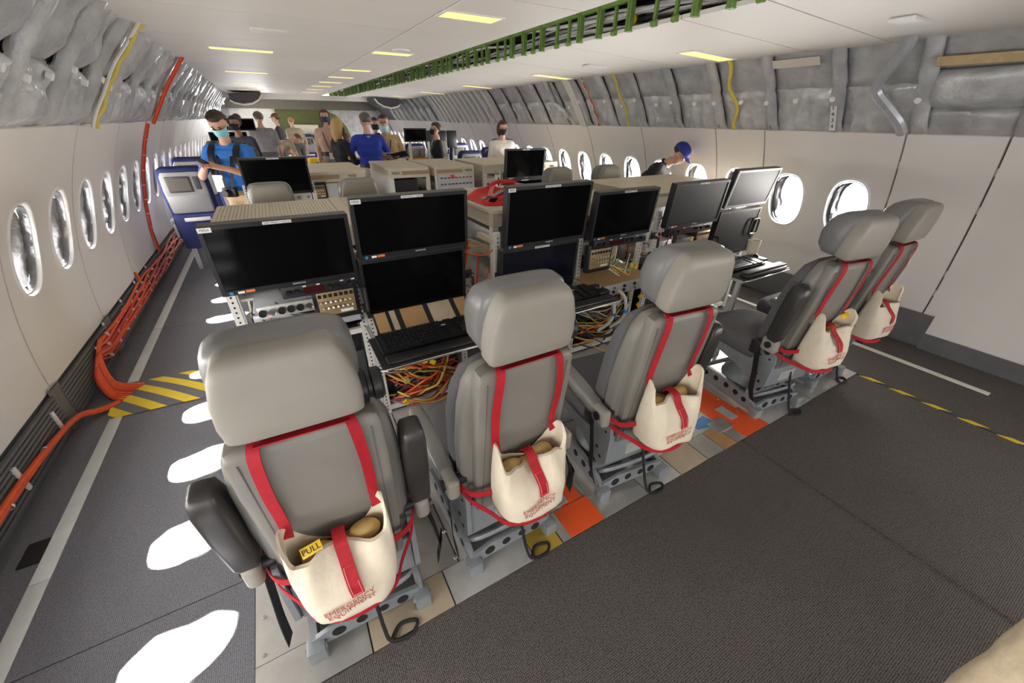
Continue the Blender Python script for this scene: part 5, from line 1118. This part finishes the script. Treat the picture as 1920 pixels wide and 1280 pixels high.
    hip = [U((-0.085, 0, 0.93)), U((0.085, 0, 0.93))]
    for s_, h in zip((-1, 1), hip):
        h = Vector((s_ * 0.09, 0, 0.93)) if not seated else Vector((s_ * 0.09, 0, 0.93))
        if seated: kn = Vector((s_ * 0.10, 0.42, 0.95)); an = Vector((s_ * 0.10, 0.40, 0.53))
        else: kn = Vector((s_ * 0.10, 0.02, 0.50)); an = Vector((s_ * 0.105, -0.01, 0.09))
        P += [(h, kn, 0.088, 0.06, 2), (kn, an, 0.06, 0.043, 2), (an + Vector((0, 0.0, -0.035)), an + Vector((s_ * 0.01, 0.13, -0.05)), 0.042, 0.036, 3)]
    mb = MB()
    for (a, b, ra, rb, m_) in P: capsule(mb, a, b, ra, rb)
    # head volume a little taller than wide
    me = bpy.data.meshes.new('tmp'); me.from_pydata(mb.v, [], mb.f); tmp = bpy.data.objects.new('tmp', me); COL.objects.link(tmp)
    md = tmp.modifiers.new('r', 'REMESH'); md.mode = 'VOXEL'; md.voxel_size = vox; md.use_smooth_shade = True
    dg = bpy.context.evaluated_depsgraph_get(); dg.update(); bm_me = bpy.data.meshes.new_from_object(tmp.evaluated_get(dg)); bpy.data.objects.remove(tmp); bpy.data.meshes.remove(me)
    bm = bmesh.new(); bm.from_mesh(bm_me)
    for _ in range(2): bmesh.ops.smooth_vert(bm, verts=bm.verts, factor=0.5, use_axis_x=True, use_axis_y=True, use_axis_z=True)
    # cloth folds
    for v in bm.verts:
        if v.co.z < 1.38: v.co += v.normal * 0.006 * noise.noise(v.co * 14)
    bm.to_mesh(bm_me); bm.free()
    n = len(bm_me.polygons); C_ = np.empty(n * 3); bm_me.polygons.foreach_get('center', C_); C_ = C_.reshape(-1, 3)
    best = np.full(n, 9.0); idx = np.zeros(n, int)
    for (a, b, ra, rb, m_) in P:
        A, B = np.array(a), np.array(b); AB = B - A; L2 = max(AB.dot(AB), 1e-9); t = np.clip(((C_ - A) @ AB) / L2, 0, 1)
        d = np.linalg.norm(C_ - (A + t[:, None] * AB), axis=1) - (ra + (rb - ra) * t); u = d < best; best[u] = d[u]; idx[u] = m_
    # fingers
    fm = MB()
    for (s_, wr, d) in hands:
        up = Vector((0, 0, 1)); sd_ = d.cross(up)
        sd_ = sd_.normalized() if sd_.length > 0.05 else Vector((1, 0, 0)); nn = sd_.cross(d).normalized(); base = wr + d * 0.085
        for q in range(4):
            o_ = base + sd_ * (q - 1.5) * 0.019; L = (0.07, 0.08, 0.075, 0.06)[q]; capsule(fm, o_, o_ + d * L * 0.55 - nn * 0.006, 0.0095, 0.0085, 6); capsule(fm, o_ + d * L * 0.55 - nn * 0.006, o_ + d * L * 0.85 - nn * 0.03, 0.0085, 0.0075, 6)
        th = wr + d * 0.035 - sd_ * s_ * 0.028; capsule(fm, th, th + d * 0.03 - sd_ * s_ * 0.022, 0.011, 0.010, 6); capsule(fm, th + d * 0.03 - sd_ * s_ * 0.022, th + d * 0.06 - sd_ * s_ * 0.02 - nn * 0.01, 0.010, 0.008, 6)
    vv = [tuple(v.co) for v in bm_me.vertices] + fm.v; k0 = len(bm_me.vertices); ff = [tuple(p.vertices) for p in bm_me.polygons] + [tuple(i + k0 for i in f) for f in fm.f]
    body = bpy.data.meshes.new('person'); body.from_pydata(vv, [], ff)
    for m_ in ms: body.materials.append(m_)
    body.polygons.foreach_set('material_index', list(idx) + [0] * len(fm.f)); body.polygons.foreach_set('use_smooth', [True] * len(ff)); body.update(); bpy.data.meshes.remove(bm_me)
    o = link('person', body, None, (x, y, zoff), (0, 0, math.radians(yaw))); o.scale = (k, k, k); tag(o, label, 'person', group)
    # hair
    hm = mat('hair_%d' % (hash(hair) % 9973), hair, 0.55, 0, 0.25, 60, 0.4, 120)
    if hairstyle != 'bald':
        long = {'short': 0, 'bob': 1, 'long': 2}[hairstyle]
        def hf(u, v):
            th = u * 2 * math.pi; ph = (v - 0.5) * math.pi; d = Vector((math.cos(ph) * math.sin(th), math.cos(ph) * math.cos(th), math.sin(ph)))
            front = d.y; lim = 0.42 if front > 0.25 else lerp(-0.55, 0.42, max(0, (front + 0.35) / 0.6))
            if long: lim = 0.45 if front > 0.55 else -2
            inn = max(0, min(1, (d.z - lim) / 0.12)); R_ = (0.0925 + 0.006 * noise.noise(d * 5)) * (0.80 + 0.22 * inn)
            p = Vector((d.x * R_ * 0.98, d.y * R_ * 1.10 - 0.012, d.z * R_ * 1.02 + 0.032))
            if long and d.z < 0.1:
                f = (0.1 - d.z); p.z -= f * (0.075 if long == 1 else 0.16); p.x *= 1 + f * 0.25; p.y = p.y if p.y < 0.02 else lerp(p.y, 0.02, min(1, f * 2))
            return Hd(p)
        mb = MB(); mb.grid(hf, 28, 18, 0, None, True); mb.build('hair', hm, o, ang=80)
    for s_ in (-1, 1):
        mb = MB(); mb.ell((0, 0, 0), (0.013, 0.006, 0.006), M=RH @ Matrix.Translation((s_ * 0.031, 0.077, 0.006)), nu=8, nv=6); mb.build('eye', mat('eye_dark', (0.03, 0.02, 0.02), 0.3), o)
        mb = MB(); mb.ell((0, 0, 0), (0.017, 0.006, 0.004), M=RH @ Matrix.Translation((s_ * 0.031, 0.082, 0.028)), nu=8, nv=6); mb.build('eyebrow', hm, o)
    if not mask or chin:
        mb = MB(); mb.ell((0, 0, 0), (0.022, 0.008, 0.006), M=RH @ Matrix.Translation((0, 0.080, -0.052)), nu=8, nv=6); mb.build('mouth', mat('lip', (0.45, 0.16, 0.14), 0.5), o)
    if mask:
        dz = -0.045 if chin else 0.0
        def mf(u, v):
            a = (u - 0.5) * math.radians(150); w_ = lerp(-0.085, 0.004, v); bul = 0.02 * math.sin(v * math.pi) * math.cos(a) ** 2
            r_ = 0.078 - 0.012 * (1 - v); return Hd((r_ * math.sin(a) * 1.02, 0.018 + (r_ + bul) * math.cos(a) * 1.06, w_ + dz))
        mb = MB(); mb.grid(mf, 14, 8); mk_ = mb.build('face_mask', mat('mask_%d' % (hash(mask) % 9973), mask, 0.8), o)
        for s_ in (-1, 1):
            mb = MB(); mb.tube([Hd((s_ * 0.075, 0.035, -0.005 + dz)), Hd((s_ * 0.083, 0.0, 0.012)), Hd((s_ * 0.082, -0.022, -0.005)), Hd((s_ * 0.07, 0.02, -0.06 + dz))], 0.0025, 5); mb.build('ear_loop', MATS['mask_%d' % (hash(mask) % 9973)], mk_)
    if glasses:
        mb = MB()
        for s_ in (-1, 1):
            mb.tube([Hd((s_ * 0.033 + 0.024 * math.cos(q * math.pi / 6), 0.092, 0.004 + 0.018 * math.sin(q * math.pi / 6))) for q in range(12)], 0.002, 5, closed=True); mb.tube([Hd((s_ * 0.056, 0.09, 0.008)), Hd((s_ * 0.082, 0.0, 0.012))], 0.002, 5)
        mb.tube([Hd((-0.01, 0.094, 0.008)), Hd((0.01, 0.094, 0.008))], 0.002, 5); mb.build('eyeglasses', BLACKM, o)
    if cap:
        cm = mat('cap_%d' % (hash(cap) % 9973), cap, 0.8); mb = MB()
        mb.grid(lambda u, v: Hd((0.098 * math.cos(v * math.pi / 2) * math.sin(u * 6.2832), 0.108 * math.cos(v * math.pi / 2) * math.cos(u * 6.2832) - 0.012, 0.045 + 0.09 * math.sin(v * math.pi / 2))), 20, 8, 0, None, True); cp_ = mb.build('cap', cm, o)
        mb = MB(); mb.grid(lambda u, v: Hd(((u - 0.5) * 0.16 * (1 - 0.3 * v * v), 0.075 + v * 0.085 * math.cos((u - 0.5) * 2.2), 0.05 - 0.02 * v - 0.03 * (u - 0.5) ** 2)), 10, 4); mb.build('cap_peak', cm, cp_)
    if sleeve:                                          # collar
        mb = MB(); mb.tube([U((0.07 * math.cos(q * math.pi / 6), -0.01 + 0.06 * math.sin(q * math.pi / 6), 1.458 - 0.022 * max(0, math.sin(q * math.pi / 6)))) for q in range(12)], 0.013, 6, closed=True); mb.build('collar', ms[1], o)
    if lanyard:
        lm = mat('lanyard_%d' % (hash(lanyard) % 997), lanyard, 0.7)
        for s_ in (-1, 1):
            mb = MB(); mb.ribbon([U((s_ * 0.065, 0.02, 1.47)), U((s_ * 0.08, 0.095, 1.38)), U((s_ * 0.06, 0.145, 1.28)), U((s_ * 0.02, 0.148, 1.14)), U((0, 0.145, 1.06))], (1, 0, 0), 0.018, 0.003); mb.build('lanyard', lm, o)
        mb = MB(); mb.box(-0.04, 0.04, 0.142, 0.148, 0.95, 1.06, M=RL); mb.build('badge', TAPE_WHITE, o)
    return o
SK = (0.62, 0.37, 0.27); BLK = (0.012, 0.012, 0.015)
# --- man in blue with a phone
p = make_person('man in bright blue polo and pale blue mask looking down at a phone', -0.33, 5.25, 152, 1.72, (0.03, 0.19, 0.62), (0.55, 0.40, 0.24), (0.66, 0.36, 0.25), (0.035, 0.02, 0.015), 'short', 'short', ((-0.30, 0.12, 1.16), (-0.06, 0.34, 1.27)), ((0.30, 0.10, 1.16), (0.09, 0.33, 1.26)), 2, 32, 10, (0.35, 0.72, 0.76), vox=0.011)
for s_ in (-1, 1):
    mb = MB(); mb.ribbon(spline([(s_ * 0.13, -0.13, 1.25), (s_ * 0.13, -0.06, 1.47), (s_ * 0.125, 0.09, 1.42), (s_ * 0.13, 0.14, 1.28), (s_ * 0.15, 0.10, 1.12), (s_ * 0.14, -0.05, 1.05)], 5), (1, 0, 0), 0.06, 0.012); mb.build('backpack_strap', BLACK, p)
mb = MB(); mb.box(-0.15, 0.15, -0.30, -0.12, 1.0, 1.42, r=0.05, seg=3); mb.build('backpack', BLACK, p)
for s_ in (-1, 1):
    mb = MB(); mb.ribbon(spline([(s_ * 0.05, 0.0, 1.49), (s_ * 0.07, 0.11, 1.36), (s_ * 0.05, 0.16, 1.2), (s_ * 0.03, 0.20, 1.05)], 5), (1, 0, 0), 0.03, 0.003); mb.build('camera_strap', BLACKM, p)
rzm = Matrix.Rotation(math.radians(152), 4, 'Z'); 
def onp(px, py, yaw, q, k=1.0): v = Matrix.Rotation(math.radians(yaw), 4, 'Z') @ Vector(q) * k; return (px + v.x, py + v.y, v.z)
mb = MB(); mb.box(-0.038, 0.038, -0.075, 0.075, -0.005, 0.005, r=0.004, M=Matrix.Rotation(0.5, 4, 'X')); one('phone', mb, BLACK, 'black phone held by the man in the blue polo', 'phone', None, onp(-0.33, 5.25, 152, (0.015, 0.42, 1.30)), (0, 0, math.radians(152)))
t = thing('camera', 'black camera with lens hanging at the waist of the man in blue', 'camera', onp(-0.33, 5.25, 152, (0.0, 0.20, 1.0)), math.radians(152))
mb = MB(); mb.box(-0.065, 0.065, -0.03, 0.03, -0.045, 0.045, r=0.012); mb.build('camera_body', BLACK, t); mb = MB(); mb.lathe([(0, 0.10), (0.033, 0.10), (0.036, 0.03), (0.03, 0.0)], (0, 0, 0), 'y', 18); mb.build('lens', BLACKM, t)
mb = MB(); mb.box(-0.05, 0.05, -0.002, 0.002, -0.08, 0.08); one('paper_sheet', mb, TAPE_WHITE, 'white paper badge at the side of the man in blue', 'badge', None, onp(-0.33, 5.25, 152, (0.10, 0.17, 1.08)), (0, 0, math.radians(152)))
# --- group behind the second row
make_person('grey haired man in royal blue polo and beige trousers seen from behind', 1.42, 7.0, 0, 1.74, (0.02, 0.045, 0.36), (0.62, 0.56, 0.47), SK, (0.10, 0.09, 0.085), 'short', 'short', ((-0.32, 0.05, 1.14), (-0.16, 0.30, 1.10)), ((0.32, 0.05, 1.14), (0.16, 0.30, 1.14)), 0, 8, 12, belt=True, vox=0.014)
make_person('blonde woman in black blazer and pale trousers facing right', 1.02, 7.2, -68, 1.66, BLK, (0.62, 0.62, 0.62), SK, (0.50, 0.32, 0.12), 'long', 'long', ((-0.24, 0.08, 1.12), (-0.06, 0.36, 1.12)), ((0.24, 0.08, 1.12), (0.06, 0.36, 1.12)), 0, 10, 0, (0.03, 0.03, 0.04), female=True, vox=0.014, lanyard=(0.2, 0.3, 0.6))
p = make_person('man in tan polo with glasses and lowered pale mask holding a tablet', 1.80, 7.45, 165, 1.72, (0.58, 0.42, 0.20), (0.45, 0.38, 0.28), (0.60, 0.34, 0.24), (0.04, 0.025, 0.02), 'short', 'short', ((-0.30, 0.05, 1.13), (-0.20, 0.32, 1.16)), ((0.28, 0.08, 1.16), (0.10, 0.30, 1.36)), 0, 3, 0, (0.5, 0.78, 0.85), True, glasses=True, lanyard=(0.05, 0.05, 0.07), vox=0.014)
mb = MB(); mb.box(-0.13, 0.13, -0.09, 0.09, -0.006, 0.006, r=0.004); one('tablet', mb, BLACKM, 'black folder held by the man in the tan polo', 'tablet', None, onp(1.80, 7.45, 165, (-0.20, 0.46, 1.16)), (0.5, 0.2, math.radians(150)))
mb = MB(); mb.box(-0.09, 0.09, -0.06, 0.06, -0.003, 0.003); one('paper_pad', mb, TAPE_WHITE, 'white paper pad held by the man in the tan polo', 'paper', None, onp(1.80, 7.45, 165, (-0.02, 0.44, 1.17)), (0.4, 0, math.radians(165)))
mb = MB(); mb.box(-0.04, 0.04, -0.005, 0.005, -0.075, 0.075, r=0.004); one('phone', mb, BLACKM, 'phone raised in front of the tan polo man', 'phone', None, onp(1.80, 7.45, 165, (0.10, 0.40, 1.40)), (0.2, 0, math.radians(165)))
make_person('man in navy shirt and black mask standing behind the tan polo man', 1.86, 8.4, 178, 1.68, (0.03, 0.04, 0.14), (0.1, 0.1, 0.12), SK, (0.05, 0.03, 0.02), 'short', 'short', mask=BLK, vox=0.018)
make_person('woman in black blazer and teal top facing left with dark mask', 2.66, 7.3, 80, 1.62, BLK, (0.03, 0.03, 0.04), SK, (0.05, 0.03, 0.025), 'short', 'long', mask=BLK, female=True, lanyard=(0.03, 0.25, 0.40), vox=0.014, glasses=True)
make_person('woman in white uniform shirt with black epaulettes and dark mask', 3.42, 6.3, 172, 1.66, (0.80, 0.76, 0.68), (0.05, 0.05, 0.06), SK, (0.10, 0.035, 0.02), 'bob', 'long', mask=(0.035, 0.025, 0.04), female=True, glasses=True, headpitch=10, vox=0.012)
pw = bpy.data.objects[COL.objects[-1].name]
while pw.parent: pw = pw.parent
for s_ in (-1, 1):
    mb = MB(); mb.ribbon([(s_ * 0.07, 0.0, 1.475), (s_ * 0.13, 0.0, 1.475), (s_ * 0.185, 0.0, 1.46)], (0, 1, 0), 0.05, 0.01); mb.build('epaulette', BLACK, pw)
# --- bending person with blue cap by the right windows
make_person('person in black jacket and blue cap bending towards a right window', 3.90, 3.68, 200, 1.66, (0.02, 0.02, 0.022), (0.05, 0.05, 0.06), SK, (0.04, 0.03, 0.02), 'short', 'long', ((-0.26, 0.22, 1.02), (-0.12, 0.30, 0.82)), ((0.26, 0.22, 1.02), (0.12, 0.30, 0.82)), 44, 0, 0, cap=(0.02, 0.035, 0.25), vox=0.014)
# --- seated and distant people
make_person('blonde person seated by the left wall behind the passenger seats', -0.80, 8.1, -10, 1.62, (0.04, 0.04, 0.05), (0.05, 0.05, 0.06), SK, (0.55, 0.36, 0.13), 'bob', 'long', seated=True, vox=0.018, zoff=-0.42)
make_person('tall woman in pale pink shirt and grey trousers with dark mask', 1.10, 9.0, 168, 1.80, (0.62, 0.42, 0.33), (0.34, 0.32, 0.29), SK, (0.09, 0.02, 0.015), 'bob', 'short', mask=(0.03, 0.06, 0.09), female=True, belt=True, vox=0.018, lanyard=(0.2, 0.05, 0.05))
make_person('man in grey shirt seen from behind in the far left aisle', 0.02, 10.4, 5, 1.76, (0.27, 0.26, 0.27), (0.1, 0.1, 0.12), SK, (0.12, 0.10, 0.09), 'short', 'short', vox=0.02)
make_person('person in khaki bending over the far centre seats', 0.12, 11.6, -75, 1.72, (0.33, 0.27, 0.18), (0.40, 0.33, 0.23), SK, (0.10, 0.06, 0.03), 'short', 'short', ((-0.2, 0.45, 0.95), (-0.1, 0.55, 0.75)), ((0.2, 0.45, 0.95), (0.1, 0.55, 0.75)), 65, 0, 0, vox=0.02)
make_person('bald man in dark shirt close behind the blue shirted man', -0.32, 8.15, 150, 1.68, (0.05, 0.05, 0.09), (0.08, 0.08, 0.1), (0.36, 0.19, 0.13), (0.03, 0.02, 0.02), 'short', 'short', mask=BLK, vox=0.018)
make_person('man in black shirt and brown cap in the far aisle', 0.42, 13.2, 80, 1.74, (0.04, 0.035, 0.035), (0.1, 0.1, 0.1), SK, (0.05, 0.03, 0.02), 'short', 'short', cap=(0.20, 0.09, 0.05), vox=0.022)
make_person('fair haired person in tan top far behind the centre seats', 0.88, 14.3, 20, 1.68, (0.36, 0.30, 0.20), (0.1, 0.1, 0.1), SK, (0.38, 0.22, 0.08), 'short', 'short', lean=14, vox=0.022)
make_person('person in blue grey shirt by the cream crate at the far wall', 2.0, 16.75, 170, 1.66, (0.18, 0.19, 0.30), (0.08, 0.08, 0.1), SK, (0.10, 0.06, 0.04), 'short', 'short', vox=0.022)
make_person('person in white shirt raising arms at the far left door', -0.42, 12.2, 30, 1.72, (0.62, 0.62, 0.62), (0.06, 0.06, 0.08), (0.40, 0.22, 0.15), (0.03, 0.02, 0.02), 'short', 'short', ((-0.25, 0.25, 1.42), (-0.05, 0.30, 1.62)), ((0.25, 0.25, 1.42), (0.08, 0.30, 1.62)), vox=0.022)
make_person('person in dark red top beside the pink shirted woman', 1.48, 10.4, 190, 1.66, (0.10, 0.03, 0.03), (0.08, 0.08, 0.1), SK, (0.06, 0.03, 0.02), 'bob', 'long', female=True, vox=0.022)
# --- bystander at the right edge of the frame
make_person('bystander in tan trousers cut off by the lower right corner', 1.118, -0.283, -20, 1.78, (0.35, 0.30, 0.25), (0.66, 0.55, 0.38), (0.62, 0.34, 0.26), (0.05, 0.03, 0.02), 'short', 'short', ((-0.20, -0.22, 1.15), (-0.10, -0.30, 0.92)), ((0.36, 0.06, 1.08), (0.26, 0.27, 1.22)), vox=0.012)
